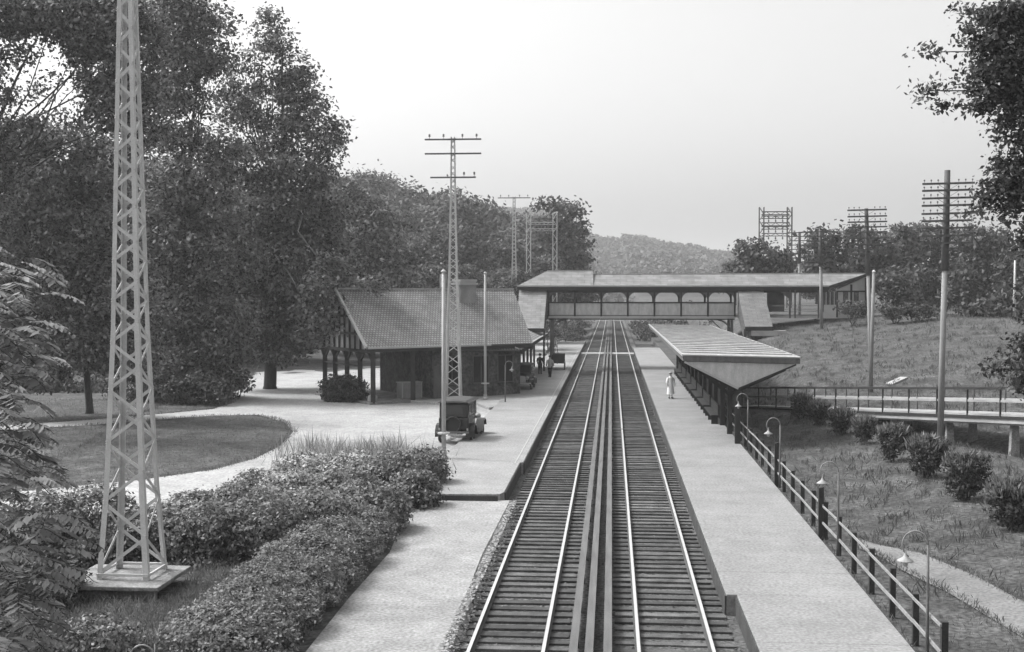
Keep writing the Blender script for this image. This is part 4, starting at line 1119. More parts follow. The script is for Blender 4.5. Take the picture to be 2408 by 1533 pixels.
# ------------------------------------------------------------------ left wood: individual trees
tree('oak_tree', 'tallest broad oak with a ragged top rising behind the station porch', G(635, 915, .1), pxlobes(86, [
    (560, 150, 34, 30, .5), (545, 205, 36, 28, .6), (600, 75, 24, 22, .35), (560, 270, 50, 34, .7), (700, 215, 50, 44, .8), (760, 330, 50, 34, .8), (640, 48, 26, 30, .8), (655, 95, 36, 34, .8), (612, 130, 32, 30, .5), (690, 165, 44, 40, .8), (640, 195, 50, 34, .55), (590, 245, 58, 42, .5), (722, 255, 52, 44, .9), (785, 298, 36, 26, .6), (665, 310, 70, 46, .8),
    (770, 352, 30, 34, .5), (590, 390, 95, 50, .8), (700, 400, 90, 50, .9), (620, 500, 135, 75, 1), (745, 500, 75, 75, 1), (660, 620, 145, 90, 1), (780, 640, 60, 90, 1), (745, 735, 46, 78, 1, -9), (765, 650, 45, 45, 1, -7), (885, 668, 34, 16, 1, -7), (600, 740, 120, 85, 1), (715, 750, 85, 70, 1), (640, 815, 90, 38, .8)]),
    'trees of the left wood', leaf=.28, dens=78, clump=.45, trunk_r=.42)
tree('oak_tree', 'dark leafy tree between the near lattice mast and the tallest oak', G(440, 935, .1), pxlobes(78, [
    (470, 45, 42, 50, 1.6), (530, 45, 22, 34, .7), (400, 50, 62, 66, 1.7), (505, 130, 38, 45, 1.3), (440, 150, 60, 56, 1.6), (400, 230, 54, 48, 1.2), (470, 235, 45, 36, .8), (420, 320, 75, 36, 1.1), (520, 345, 60, 34, .9),
    (450, 430, 120, 70, 1), (400, 560, 100, 90, 1), (500, 600, 100, 100, 1), (420, 720, 110, 90, 1), (510, 790, 90, 80, 1), (430, 860, 110, 70, 1), (480, 905, 90, 40, 1)]),
    'trees of the left wood', leaf=.27, dens=78, clump=.45, trunk_r=.32)
tree('oak_tree', 'spreading tree with a slim trunk behind the lawn on the far left', G(211, 972, .1), pxlobes(66, [
    (40, 330, 110, 50, 1.2), (170, 345, 90, 50, 1.2), (250, 400, 90, 70, .9), (90, 440, 130, 80, 1), (30, 560, 120, 110, 1), (180, 560, 120, 110, 1), (80, 700, 130, 100, 1), (260, 680, 110, 110, 1), (170, 800, 140, 70, 1), (300, 820, 80, 80, 1), (60, 860, 110, 55, 1), (10, 760, 90, 100, 1)]),
    'trees of the left wood', leaf=.25, dens=78, clump=.4, trunk_r=.2)
tree('oak_tree', 'large tree whose high crown fills the top left corner', G(-170, 1010, .1), pxlobes(58, [
    (20, 20, 110, 66, 2), (150, 25, 110, 66, 2), (250, 60, 90, 90, 2), (330, 130, 60, 110, 1.8), (190, 90, 70, 40, 1), (20, 120, 70, 35, .5), (140, 190, 60, 26, .22), (60, 225, 70, 24, .25), (230, 160, 60, 60, 1.3), (262, 240, 70, 75, 1.8), (330, 280, 60, 90, 1.5), (150, 280, 70, 24, .3), (-60, 200, 90, 140, 1), (300, 20, 60, 40, 1), (30, 300, 80, 24, .4), (-80, 420, 120, 160, 1)]),
    'trees of the left wood', leaf=.21, dens=100, clump=.38, trunk_r=.3)
for i, (px, pb, Y, L) in enumerate([
        (330, 900, 112, [(300, 480, 160, 120), (200, 620, 170, 150), (360, 640, 150, 150), (280, 780, 180, 120), (400, 500, 100, 100)]),
        (60, 900, 108, [(60, 500, 180, 130), (20, 660, 180, 150), (120, 780, 170, 120), (-60, 560, 120, 160)]),
        (640, 870, 118, [(600, 560, 150, 110), (720, 600, 110, 110), (560, 700, 160, 110), (720, 740, 110, 80)]),
        (820, 840, 128, [(800, 500, 70, 90), (860, 560, 90, 100), (780, 640, 90, 90), (880, 660, 90, 80), (830, 740, 100, 70)])]):
    g = P(px, pb, Y); g.z = tz(g.x, g.y)
    tree('wood_tree', ['dense tree standing behind the two masts side oaks', 'dense tree filling the far left behind the slim trunk', 'dense tree directly behind the tallest oak', 'dense tree standing behind the station gable'][i], g,
         pxlobes(Y, L), 'trees of the left wood', leaf=.45, dens=42, clump=.7, trunk_r=.4, limbs=False)
# understorey shrubs at the foot of the wood
def shrub(name, label, base, lobes, leaf=.12, dens=200, mat=None, group=None, clump=.14, cat='shrub', per=20, stems=True, updir=.35, shell=.4):
    base = Vector(base); t = empty(name, base, label, cat, group)
    L = [((c[0] - base.x, c[1] - base.y, c[2] - base.z), r, d) for c, r, d in lobes]
    m = MB()
    for c, r, d in L:
        for q in range(2):
            limb(m, (random.uniform(-.1, .1), random.uniform(-.1, .1), -.1), (c[0] + random.uniform(-.4, .4) * r[0], c[1] + random.uniform(-.4, .4) * r[1], c[2]), .035, .01, 5, .05, 3)
    m.build('stems', m_bark, t)
    p, o, tn = lobe_points(L, dens, clump, per, shell)
    p = np.column_stack([p[:, 0], p[:, 1], np.maximum(p[:, 2], .02)])
    leaf_object('foliage', p, leaf, mat or lf_shrub, t, o, tone=tn, updir=updir)
    return t
def wl(x, y, z, rx, ry, rz, d=1): return ((x, y, z), (rx, ry, rz), d)
def pl(px, py, Y, r, ry=None, d=1, depth=None):
    c = P(px, py, Y); k = Y / F
    return (tuple(c), (r * k, (depth or r * k), (ry or r) * k), d)
for i, (px, py, Y, r, ry) in enumerate([(380, 905, 76, 60, 45), (480, 915, 75, 60, 42), (555, 890, 80, 35, 30), (300, 900, 78, 60, 50), (190, 905, 85, 80, 45), (60, 905, 85, 90, 50)]):
    c = P(px, py, Y)
    shrub('understorey_bush', ['bush right behind the near mast at the edge of the wood', 'rounded dark bush between mast and drive', 'small dark bush at the bend of the drive', 'bush seen left of the near mast under the wood', 'broad shaded bush behind the slim trunk', 'broad shaded bush at the far left under the wood'][i],
          (c.x, Y, .1), [pl(px, py, Y, r, ry), pl(px - r * .5, py + 12, Y + 1, r * .6, ry * .6), pl(px + r * .5, py + 10, Y - 1, r * .6, ry * .6)], leaf=.24, dens=40, mat=lf_dark, group='bushes under the wood', clump=.28)
# clipped bush by the porch
HA, HB, HC = G(782, 942, .12), G(806, 944, .12), G(834, 946, .12)
shrub('porch_hedge', 'dense dark bush growing against the station porch', (HB.x, HB.y, .12), [wl(HA.x, HA.y, .98, .85, .8, .88), wl(HC.x, HC.y, .95, .85, .8, .84), wl(HB.x, HB.y + .3, 1.05, 1.0, .9, .82), wl(HB.x, HB.y, .5, 1.35, .9, .5)], leaf=.15, dens=330, mat=lf_dark, clump=.12)

# ------------------------------------------------------------------ wooded hillside: copies of a few trees
protos = []
for i in range(4):
    L = []
    hgt = [13, 15, 12, 16][i]; wd_ = [5, 4.6, 5.6, 5.2][i]
    for k in range(9):
        a = random.uniform(0, 6.28); rr = random.uniform(.2, .65) * wd_
        L.append(((rr * math.cos(a), rr * math.sin(a), hgt * random.uniform(.32, .78)), (wd_ * random.uniform(.36, .55),) * 2 + (hgt * random.uniform(.16, .24),), 1))
    L.append(((0, 0, hgt * .8), (wd_ * .45, wd_ * .45, hgt * .18), 1))
    tr = tree('hillside_tree', 'leafy tree massed on the wooded hillside behind the station', (0, 0, 0), L, 'trees on the wooded hillside', leaf=.52, dens=27, clump=.75, trunk_r=.3, mat=lf_far, limbs=False)
    protos.append((tr, hgt))
used = [False] * 4
def place(i, x, y, z, s, rz, label=None, group=None, name=None):
    src = protos[i][0]
    if not used[i]: o = src; used[i] = True
    else: o = copy_tree(src)
    o.location = (x, y, z); o.scale = (s, s, s * random.uniform(.9, 1.1)); o.rotation_euler = (0, 0, rz)
    if label: o['label'] = label
    if group: o['group'] = group
    return o
# skyline control: px, top y, Y
sky_pts = [(800, 420), (840, 398), (900, 425), (960, 430), (1000, 450), (1080, 445), (1110, 470), (1160, 478), (1200, 480), (1250, 500), (1300, 515), (1340, 540), (1390, 565)]
def skyline(px):
    for (a, b), (c, d) in zip(sky_pts, sky_pts[1:]):
        if a <= px <= c: return b + (d - b) * (px - a) / (c - a)
    return 560
for Y, n, off in ((140, 8, 150), (165, 10, 90), (195, 12, 45), (235, 14, 12)):
    for k in range(n):
        px = 790 + (1335 - 790) * (k + .5 + random.uniform(-.25, .25)) / n
        if Y < 170 and px > 1290: continue
        ptop = skyline(px) + off + random.uniform(-6, 12)
        top = P(px, ptop, Y); zg = tz(top.x, Y)
        i = random.randrange(4); h = protos[i][1]
        s = max(.55, min(1.7, (top.z - zg) / h))
        lab = {140: 'leafy tree on the lowest edge of the wooded hillside above the station roof', 165: 'leafy tree part way up the wooded hillside behind the station', 195: 'leafy tree just below the skyline of the wooded hillside', 235: 'leafy tree forming the skyline of the wooded hillside'}[Y]
        place(i, top.x, Y + random.uniform(-6, 6), top.z - h * s * .99 if (top.z - zg) / h > 1.7 else zg, s, random.uniform(0, 6.28), lab)
# lone taller tree standing before the gap
g = P(1330, 560, 175)
tree('wood_tree', 'ragged topped tree standing out behind the pale gantry', (g.x, 175, tz(g.x, 175)), pxlobes(175, [(1292, 480, 26, 18, .8), (1335, 500, 36, 24, .9), (1352, 540, 28, 24, .9), (1300, 540, 50, 36), (1330, 590, 60, 40), (1280, 600, 60, 40), (1320, 650, 60, 40)]), leaf=.6, dens=20, clump=.7, mat=lf_far, trunk_r=.35)
# ------------------------------------------------------------------ trees beyond the right bank
RL = [
    ('pale leafed tree at the left foot of the dark gantry', 1775, 140, [(1765, 585, 34, 26), (1800, 610, 45, 35), (1760, 630, 40, 30), (1830, 625, 40, 30)]),
    ('open crowned tree just right of the dark gantry', 1935, 128, [(1930, 555, 30, 24, .7), (1960, 590, 34, 30), (1915, 600, 34, 34), (1940, 640, 50, 30)]),
    ('round crowned tree behind the telegraph pole at the bridge end', 2040, 135, [(2020, 560, 35, 30), (2060, 590, 45, 36), (2010, 620, 45, 40), (2060, 650, 50, 36)]),
    ('round topped tree between the two tallest telegraph poles', 2112, 140, [(2112, 560, 32, 28), (2120, 600, 45, 40), (2090, 640, 45, 40), (2130, 670, 45, 40)]),
    ('wide pale tree behind the tallest telegraph pole', 2200, 150, [(2175, 560, 50, 30), (2230, 590, 55, 45), (2180, 620, 60, 45), (2220, 670, 60, 40)]),
    ('largest rounded tree on the right skyline', 2325, 140, [(2310, 565, 60, 38), (2350, 590, 50, 45), (2290, 610, 55, 45), (2340, 650, 60, 45), (2290, 690, 55, 35)]),
    ('dark tree at the right edge on top of the bank', 2400, 120, [(2400, 640, 40, 40), (2420, 690, 50, 45), (2385, 710, 36, 40)]),
    ('small dark tree on the bank right of the slim pale pole', 2110, 112, [(2108, 660, 34, 28), (2100, 690, 36, 30), (2125, 700, 30, 26)]),
    ('small dark tree on the bank between pole and skyline tree', 2180, 116, [(2175, 665, 36, 32), (2195, 700, 36, 30), (2160, 700, 30, 26)]),
    ('small dark tree on the bank right of the tallest pole', 2265, 110, [(2262, 640, 30, 36), (2280, 680, 36, 34), (2255, 705, 34, 30)]),
    ('small tree on the bank near the right edge', 2360, 108, [(2362, 690, 28, 30), (2355, 730, 36, 28), (2385, 735, 24, 20)]),
    ('low tree on the bank with bare trunk near the curved lamp', 2310, 106, [(2310, 730, 34, 20), (2290, 735, 22, 16), (2335, 733, 20, 16)]),
]
for i, (lb, px, Y, L) in enumerate(RL):
    b = P(px, 740, Y); b.z = tz(b.x, Y)
    tree('bank_tree', lb, b, pxlobes(Y, L), 'trees beyond the right bank', leaf=.42 if Y < 118 else .5, dens=28, clump=.5, mat=lf_dark if Y < 122 else lf_far, trunk_r=.22)
for i in range(9):
    px = 1730 + i * 95; Y = 190 + random.uniform(-15, 25)
    top = P(px, 600 + random.uniform(-12, 15), Y); zg = tz(top.x, Y); q = i % 4
    place(q, top.x, Y, zg, max(.5, (top.z - zg) / protos[q][1]), random.uniform(0, 6), 'distant tree in the line behind the trees of the right bank', 'distant trees behind the right bank')
# hedge on the crest
for i, (px, py, Y, r, ry, lb) in enumerate([(2005, 722, 105, 36, 16, 'clipped bush before the end wall of the bridge pavilion'), (2105, 727, 103, 40, 16, 'low hedge bush on the crest right of the slim pale pole'), (2165, 728, 103, 40, 15, 'low hedge bush on the crest left of the tallest pole')]):
    c = P(px, py, Y); z0 = tz(c.x, Y)
    shrub('crest_bush', lb, (c.x, Y, z0), [pl(px - r * .5, py, Y, r * .6, ry), pl(px + r * .5, py + 2, Y, r * .6, ry), pl(px, py + 8, Y, r * .8, ry)], leaf=.22, dens=50, mat=lf_dark, group='bushes along the crest of the bank', clump=.22)
# far forest on the closing hill
N = 120000
fx = rng.uniform(-330, 420, N); fy = rng.uniform(420, 1150, N)
cl = 9.0; hh = 4 + 4.5 * np.abs(np.sin(fx / cl + np.sin(fy / 23) * 2) * np.cos(fy / 14 + np.sin(fx / 17))) 
pz = terrain(fx, fy) + hh * rng.uniform(.3, 1, N) ** .4
leaf_o = leaf_object('far_forest', np.column_stack([fx, fy, pz]), 2.4, lf_far, None, None, aspect=.8, updir=1.0, tone=rng.uniform(0, 1, N))
tag(leaf_o, 'hazy wooded hill closing the valley beyond the footbridge', 'forest', kind='stuff')
# scrub along the line beyond the bridge
for i, (px, py, Y, r, ry, lb) in enumerate([
        (1306, 775, 122, 20, 22, 'round dark bush hanging beside the left stair of the footbridge'), (1345, 785, 170, 30, 18, 'greyish bushes left of the track beyond the footbridge'),
        (1335, 765, 215, 42, 16, 'dense scrub left of the track farther beyond the footbridge'), (1520, 775, 190, 30, 22, 'greyish bushes right of the track beyond the footbridge'), (1600, 765, 160, 50, 20, 'scrub behind the far end of the canopy'), (1690, 765, 135, 40, 16, 'scrub under the right end of the footbridge'),
        (1505, 762, 235, 24, 12, 'farthest scrub right of the track where the rails fade'), (1560, 762, 205, 40, 18, 'pale scrub seen above the far end of the canopy'), (1375, 758, 255, 20, 12, 'farthest scrub left of the track where the rails fade'),
        (1290, 765, 145, 34, 26, 'tall scrub behind the left stair of the footbridge'), (1640, 740, 180, 50, 26, 'tall scrub seen through the right arches of the footbridge')]):
    c = P(px, py, Y); z0 = min(tz(c.x, Y), c.z - .5)
    shrub('trackside_bush', lb, (c.x, Y, z0), [pl(px - r * .4, py, Y, r * .6, ry), pl(px + r * .4, py + 3, Y + 2, r * .6, ry * .9), pl(px, py + 8, Y - 2, r * .7, ry * .7)], leaf=.34, dens=22, mat=lf_far, group='scrub beyond the footbridge', clump=.35)

# ------------------------------------------------------------------ row of evergreen bushes on the right lawn
row = [(1885, 984, 24, 'first bush of the lawn row right at the ramp'), (1926, 1000, 25, 'second bush of the lawn row counted from the ramp'), (1980, 1022, 28, 'third bush of the lawn row counted from the ramp'), (2032, 1044, 27, 'fourth bush of the lawn row counted from the ramp'),
       (2100, 1085, 36, 'middle sized bush of the lawn row with feathery top'), (2178, 1122, 45, 'large dark bush of the lawn row before the tallest pole'), (2272, 1176, 52, 'tallest dark bush of the lawn row narrowing to its foot'), (2382, 1246, 60, 'nearest bush of the lawn row cut by the right edge')]
for i, (px, py, r, lb) in enumerate(row):
    g = GT(px, py); Y = g.y; k = Y / F; rr = r * k * 1.12
    h = [58, 58, 62, 66, 88, 98, 112, 118][i] * k
    s = shrub('lawn_bush', lb, g, [wl(g.x, g.y, g.z + h * .58, rr * .92, rr * .85, h * .36, 1.2), wl(g.x - rr * .1, g.y, g.z + h * .3, rr * .62, rr * .6, h * .26), wl(g.x + rr * .15, g.y, g.z + h * .75, rr * .8, rr * .7, h * .22)],
              leaf=.11, dens=330, mat=lf_round, group='row of round bushes on the right lawn', clump=.09)
    # paler feathery tips on top
    n = 260; a = rng.uniform(0, 6.28, n); q = np.sqrt(rng.uniform(0, 1, n))
    c = np.column_stack([q * np.cos(a) * rr, q * np.sin(a) * rr * .9, h * (.93 - .18 * q ** 2) + rng.uniform(-.05, .16, n)])
    d = np.column_stack([np.cos(a) * .4, np.sin(a) * .4, np.ones(n)]) + rng.normal(size=(n, 3)) * .25
    leaf_object('top_tips', c, .26, lf_hedge, s, None, aspect=.16, dirs=d, updir=0)

# ------------------------------------------------------------------ shrubs left of the path
SH = [
    ('leafy shrub leaning over the left corner of the raised platform', 975, 1148, 43.6, 50, 38, lf_shrub, .115, 440),
    ('shrub between the flowering shrubs and the broad middle shrub', 815, 1152, 43, 80, 45, lf_shrub, .115, 440),
    ('shrub with scattered pale leaves below the lawn edge', 690, 1160, 42.5, 80, 48, lf_flower, .115, 420),
    ('tall shrub beside the gravel patch right of the near mast', 560, 1190, 40, 80, 52, lf_shrub, .115, 440),
    ('shrub just right of the near mast below the gravel patch', 450, 1205, 39, 62, 48, lf_shrub, .115, 440),
    ('dark shrub at the platform corner beneath the white pole', 1000, 1098, 47.0, 46, 46, lf_shrub, .115, 440),
    ('leafy shrub left of the platform corner shrub', 930, 1110, 46.0, 66, 50, lf_shrub, .115, 440),
    ('shrub with pale blossoms in the middle of the bank', 830, 1110, 45.0, 70, 42, lf_flower, .115, 420),
    ('shrub sprinkled with small white flowers above the lawn edge', 720, 1112, 44.5, 68, 40, lf_flower, .115, 420),
    ('low shrub by the open gravel patch right of the near mast', 600, 1150, 41.5, 58, 42, lf_shrub, .115, 440),
    ('broad shrub in the middle of the bank behind the hedge', 860, 1190, 41.0, 85, 52, lf_shrub, .115, 440),
    ('broad shrub below the flowering ones', 740, 1215, 39.0, 90, 62, lf_shrub, .105, 450),
    ('dense shrub in the hollow behind the slab', 620, 1235, 37.0, 90, 68, lf_shrub, .105, 450),
    ('shrub directly right of the near mast legs', 490, 1245, 36.0, 80, 66, lf_shrub, .105, 450),
    ('shrub seen through the legs of the near mast', 360, 1250, 35.5, 80, 60, lf_shrub, .105, 450),
    ('shrub behind the left legs of the near mast', 230, 1220, 35.0, 80, 75, lf_shrub, .105, 450),
    ('shrub at the left edge behind the pinnate leaves', 90, 1230, 34.0, 95, 75, lf_shrub, .105, 450),
    ('dark shrub growing low behind the concrete slab', 250, 1290, 32.5, 70, 40, lf_dark, .13, 300),
    ('dark shrub left of the concrete slab', 110, 1360, 31.5, 70, 60, lf_dark, .13, 300),
]
for lb, px, py, Y, r, ry, mt, lf, dn in SH:
    r *= 1.12; ry *= 1.12
    Y = G(px, py + ry * .92, .1).y
    c = P(px, py, Y)
    shrub('bank_shrub', lb, (c.x, Y, .08), [pl(px, py, Y, r, ry), pl(px - r * .5, py + ry * .3, Y - .5, r * .6, ry * .7), pl(px + r * .45, py + ry * .25, Y + .3, r * .65, ry * .7), pl(px, py + ry * .9, Y - .4, r * .9, ry * .5, .6)],
          leaf=lf, dens=dn, mat=mt, group='shrubs of the planted bank', clump=.11, per=16, updir=.5)
# fine leaved hedge that follows the path
for i, (x, y, h, rx, lb) in enumerate([(-7.35, 36.0, 1.0, 1.15, 'far end of the fine leaved hedge at the path bend'), (-7.3, 33.9, 1.1, 1.2, 'second clump of the fine leaved hedge from its far end'), (-7.35, 31.7, 1.15, 1.3, 'third clump of the fine leaved hedge from its far end'), (-7.4, 29.5, 1.15, 1.3, 'middle clump of the fine leaved hedge beside the path'),
                                       (-7.4, 27.4, 1.1, 1.3, 'clump of the fine leaved hedge level with the slab'), (-7.4, 25.4, 1.1, 1.3, 'clump of the fine leaved hedge nearest the bottom edge'), (-7.45, 23.4, 1.05, 1.35, 'clump of the fine leaved hedge cut by the bottom edge')]):
    shrub('path_hedge', lb, (x, y, .06), [wl(x, y, h * .55, rx, 1.35, h * .5), wl(x - .5, y + .4, h * .5, rx * .7, 1.0, h * .42), wl(x + .35, y - .3, h * .4, rx * .8, 1.1, h * .36), wl(x, y + .9, h * .5, rx * .8, .9, h * .45)], leaf=.075, dens=620, mat=lf_hedge, group='hedge clumps beside the path', clump=.07, per=18, updir=.55)
# near bushes in the bottom left corner
for px, py, Y, r, ry, lb in [(60, 1500, 22.5, 110, 62, 'dense bush in the bottom left corner'), (230, 1500, 23, 95, 52, 'dense bush left of the crook lamp top'), (350, 1550, 23.0, 50, 30, 'small bush around the crook lamp top'), (-60, 1430, 24, 90, 90, 'bush at the left edge below the pinnate leaves')]:
    c = P(px, py, Y)
    shrub('corner_bush', lb, (c.x, Y, .08), [pl(px, py, Y, r, ry), pl(px - r * .5, py + 20, Y - .4, r * .6, ry * .8), pl(px + r * .5, py + 16, Y + .3, r * .6, ry * .8), pl(px, py + ry * 1.4, Y, r, ry, .5)], leaf=.09, dens=380, mat=lf_shrub, group='bushes of the near left corner', clump=.09, per=16)

# ------------------------------------------------------------------ pinnate leaved tree at the left edge
def frond_tree():
    base = Vector((-8.6, 14.6, .1))
    t = empty('ailanthus_tree', base, 'tree with drooping feather shaped leaves reaching in from the left edge', 'tree')
    cen = []; dirs = []; outs = []; tones = []; sizes = []
    tb_ = MB()
    spots = []
    for k in range(430):
        v = random.random() ** .8
        py = 585 + 930 * v
        lim = 60 + 130 * (0.5 + .5 * math.sin(v * 9.5 + .9)) * (0.6 if v < .25 else 1)
        px = random.uniform(-170, lim * .72)
        if 0.60 < v < .66 and px > 10: continue
        spots.append((px, py, random.uniform(13.2, 16.6)))
    hub = []
    for k in range(15):
        py = 600 + 62 * k; e = P(random.uniform(-40, 40), py + random.uniform(-20, 20), random.uniform(13.8, 16))
        s = Vector((-8.6, 14.6, max(2.2, min(e.z - .6, 7.0))))
        limb(tb_, s - base, e - base, .04, .012, 5, .05, 4); hub.append(e)
    tb_.tube([(0, 0, -.3), (.05, 0, 2.2), (0, .05, 4.5), (.08, 0, 7.2)], [.17, .13, .09, .04], 8)
    tb_.build('trunk', m_bark, t, smooth=True)
    rc = MB()
    for px, py, Y in spots:
        p = P(px, py, Y) - base
        a = random.gauss(0, .9)
        d = Vector((math.cos(a), -math.sin(a) * .8, random.uniform(-.1, .45))).normalized()
        L = random.uniform(.42, .72); n = 10
        tn = random.uniform(.15, 1.0)
        side = d.cross(Vector((0, 0, 1))).normalized()
        prev = p.copy(); pts = [p.copy()]
        for i in range(n):
            dd_ = (d + Vector((0, 0, -1.25 * (i / n) ** 1.2))).normalized()
            prev = prev + dd_ * L / n; pts.append(prev.copy())
            w_ = .16 * math.sin(math.pi * (i + 1.2) / (n + 1.2)) + .03
            for s in (-1, 1):
                ld = (side * s + dd_ * .35 + Vector((0, 0, -.28))).normalized()
                c = prev + ld * w_ * .5
                cen.append(tuple(c)); dirs.append(tuple(ld)); sizes.append(w_); tones.append(tn + random.gauss(0, .1)); outs.append((0, 0, 1))
        rc.tube(pts[::3] + [pts[-1]], .006, 3, False)
    tag(rc.build('leaf_stalks', m_bark, t), kind='stuff')
    leaf_object('leaves', np.array(cen), np.array(sizes), lf_pale, t, np.array(outs), aspect=.34, dirs=np.array(dirs), updir=1.2, tone=np.array(tones))
frond_tree()

# ------------------------------------------------------------------ overhanging tree at the right edge
L = pxlobes(30, [(2400, 40, 60, 50, .9), (2330, 30, 50, 26, .6), (2270, 25, 38, 12, .4), (2360, 90, 60, 36, .8), (2300, 100, 30, 14, .3), (2420, 140, 80, 60, 1), (2350, 160, 50, 30, .8), (2200, 122, 34, 7, .35), (2290, 180, 40, 22, .6), (2330, 215, 45, 28, .7), (2240, 200, 34, 9, .5), (2165, 215, 32, 6, .45), (2220, 250, 18, 10, .4), (2290, 250, 34, 18, .5),
    (2420, 230, 60, 60, 1), (2380, 270, 36, 40, .7), (2400, 330, 50, 45, .9), (2350, 300, 18, 10, .35), (2400, 400, 60, 45, .9), (2350, 385, 16, 10, .4), (2350, 440, 34, 26, .7), (2310, 460, 24, 16, .5), (2390, 470, 40, 26, .7), (2300, 495, 16, 10, .4), (2440, 560, 50, 60, .8), (2440, 700, 50, 70, .9),
    (2400, 810, 26, 30, .6), (2370, 850, 40, 16, .4), (2400, 900, 40, 40, .7), (2340, 870, 22, 10, .3), (2430, 850, 50, 70, 1), (2330, 130, 55, 40, .9), (2370, 200, 50, 50, 1), (2300, 60, 40, 30, .6), (2370, 40, 50, 45, 1), (2320, 250, 36, 26, .8), (2400, 450, 45, 40, 1), (2370, 420, 34, 36, .8), (2340, 470, 30, 22, .8), (2385, 520, 40, 16, .4), (2520, 300, 120, 300, .7), (2520, 760, 100, 200, .6)], .9)
tree('overhanging_tree', 'dark tree whose boughs hang in from the right edge', (15.5, 31, .6), L, leaf=.12, dens=300, clump=.17, mat=lf_over, trunk_r=.22, per=22, shell=.8, side=(2.6, .2, .1))

# curved street lamp on the crest at the right edge
p0 = P(2385, 775, 100); p0.z = tz(p0.x, 100); h = P(2385, 612, 100).z - p0.z
t = empty('street_lamp', p0, 'street lamp with a dark curved arm on top of the bank at the right edge', 'lamp post')
MB().tube([(0, 0, -.2), (0, 0, h * .6), (0, 0, h)], [.13, .1, .07], 8).build('shaft', m_steel, t, smooth=True)
MB().tube([(0, 0, h - .05)] + [(.6 - .6 * math.cos(a), 0, h - .05 + .5 * math.sin(a)) for a in (.4, .8, 1.2, 1.6)] + [(1.2, 0, h + .35)], .06, 6).build('arm', m_dark, t, smooth=True)
MB().lathe((1.25, 0, h + .12), [(.25, 0), (.2, .1), (.08, .22), (.05, .28)], 12).build('lamp_head', m_dark, t)
# pale plank lying on the bank
a, b = GT(2090, 906), GT(2126, 890)
o = MB().beam((0, 0, .06), Vector((b.x - a.x, b.y - a.y, b.z - a.z + .06)), .45, .08).build('plank', m_trimw); o.location = a
tag(o, 'pale plank lying on the grass bank behind the ramp', 'plank')

# ------------------------------------------------------------------ tall grass and short grass
def blades(name, label, xy, h, mat, lean=.3, aspect=.06, base=None):
    xy = np.asarray(xy); n = len(xy); z = terrain(xy[:, 0], xy[:, 1]); hh = h * rng.uniform(.5, 1.2, n)
    d = np.column_stack([rng.normal(size=n) * lean, rng.normal(size=n) * lean, np.ones(n)])
    c = np.column_stack([xy[:, 0], xy[:, 1], z + hh * .45])
    o = leaf_object(name, c, hh, mat, None, None, aspect=aspect, dirs=d, updir=0)
    return tag(o, label, 'grass', kind='stuff')
n = 1900
px = rng.normal(840, 85, n); py = 1100 + rng.uniform(-22, 20, n) + 10 * np.sin(px / 31)
xy = np.array([tuple(G(a, b, .1))[:2] for a, b in zip(px, py)])
blades('tall_grass', 'tall wispy grass above the flowering shrubs beside the forecourt', xy, 1.1, lf_grasst, .34, .026)
def field(n, x0, x1, y0, y1, keep):
    x = rng.uniform(x0, x1, n); y = y0 + (y1 - y0) * rng.uniform(0, 1, n) ** 1.3; k = keep(x, y); return np.column_stack([x[k], y[k]])
def inpoly(x, y, poly):
    r = np.zeros(len(x), bool); n = len(poly)
    for i in range(n):
        x0, y0 = poly[i]; x1, y1 = poly[(i + 1) % n]
        c = ((y0 > y) != (y1 > y)) & (x < (x1 - x0) * (y - y0) / (y1 - y0 + 1e-12) + x0); r ^= c
    return r
SP = [tuple(GT(a, b)[:2]) for a, b in up_ + lo_[::-1]]
blades('lawn_grass', 'mown grass of the lawn right of the fence', field(120000, 6.3, 40, 24, 112, lambda x, y: (x < .36 * y + 2) & ~inpoly(x, y, SP)), .10, lf_grass, .5, .13)
blades('slab_grass', 'rough grass around the concrete slab of the near mast', field(26000, -14.5, -8.2, 23, 35, lambda x, y: ~((np.abs(x - MX + .12) < 1.25) & (np.abs(y - MY) < 1.2))), .2, lf_grass, .5, .1)
blades('left_grass', 'grass around the concrete slab and on the oval lawn', field(110000, -42, -6.3, 23, 78, lambda x, y: ~inpoly(x, y, fore) & (x > -.52 * y - 1) & ~inpoly(x, y, pth) & ~((np.abs(x - MX) < 1.2) & (np.abs(y - MY) < 1.3))), .11, lf_grass, .5, .13)

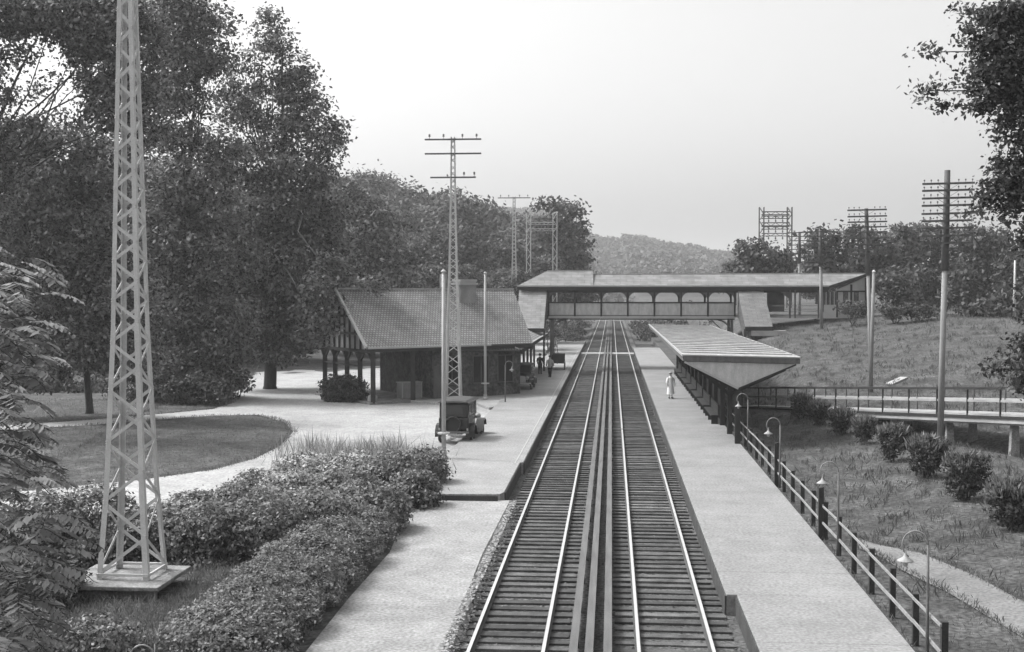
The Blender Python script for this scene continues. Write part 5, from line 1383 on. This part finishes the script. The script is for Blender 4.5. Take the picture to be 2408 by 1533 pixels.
def edge_pts(poly, per, spread):
    out = []
    for (x0, y0), (x1, y1) in zip(poly, poly[1:] + poly[:1]):
        L = math.hypot(x1 - x0, y1 - y0); n = int(L * per)
        if n < 1 or min(y0, y1) < 10: continue
        t = rng.uniform(0, 1, n); a = rng.normal(size=n) * spread; b = rng.normal(size=n) * spread
        out.append(np.column_stack([x0 + (x1 - x0) * t + a, y0 + (y1 - y0) * t + b]))
    return np.concatenate(out)
e = edge_pts(fore[8:33], 60, .14)
blades('edge_tufts', 'ragged grass along the edges of the drive and the side path', np.concatenate([e, edge_pts(SP, 70, .10), np.column_stack([rng.normal(6.0, .09, 1800), rng.uniform(18, 60, 1800)])]), .16, lf_grass, .5, .12)
def tufts(n, x0, x1, y0, y1, keep, per, h):
    c = field(n, x0, x1, y0, y1, keep); i = np.repeat(np.arange(len(c)), per)
    return c[i] + rng.normal(size=(len(i), 2)) * .12
blades('bank_tufts', 'coarse tufts of taller grass scattered over the bank and lawn', tufts(3400, 7, 40, 28, 112, lambda x, y: (x < .36 * y + 2) & ~inpoly(x, y, SP), 16, .3), .26, lf_tuft, .45, .10)
n = 9000
sx = -3.42 + np.abs(rng.normal(size=n)) * .28; sy = rng.uniform(14, 41.5, n)
sz = np.where(sx < -3.2, .092 - (sx + 3.42) * 0, np.clip(.09 - (sx + 3.3) * 1.2, -.18, .09))
tag(leaf_object('loose_gravel', np.column_stack([sx, sy, sz]), rng.uniform(.03, .075, n), lf_stone, None, None, aspect=.8, updir=3), kind='stuff')
n = 14000
sx = rng.uniform(-3.9, 3.1, n); sy = 14 + 60 * rng.uniform(0, 1, n) ** 1.5
tag(leaf_object('loose_ballast', np.column_stack([sx, sy, np.full(n, -.18)]), rng.uniform(.04, .08, n), lf_stoned, None, None, aspect=.8, updir=2), kind='stuff')

# ------------------------------------------------------------------ haze
hz = MB(); hz.box((0, 1960, 60), (3900, 4200, 128))
o = hz.build('haze', None or m_grass)
hm = bpy.data.materials.new('haze'); hm.use_nodes = True
hm.node_tree.nodes.clear()
ou = hm.node_tree.nodes.new('ShaderNodeOutputMaterial'); pv_ = hm.node_tree.nodes.new('ShaderNodeVolumePrincipled')
pv_.inputs['Color'].default_value = (.9, .9, .9, 1); pv_.inputs['Density'].default_value = .0005
pv_.inputs['Anisotropy'].default_value = .3
hm.node_tree.links.new(pv_.outputs[0], ou.inputs['Volume'])
o.data.materials.clear(); o.data.materials.append(hm)
tag(o, 'pale summer haze filling the valley', 'haze', kind='stuff')
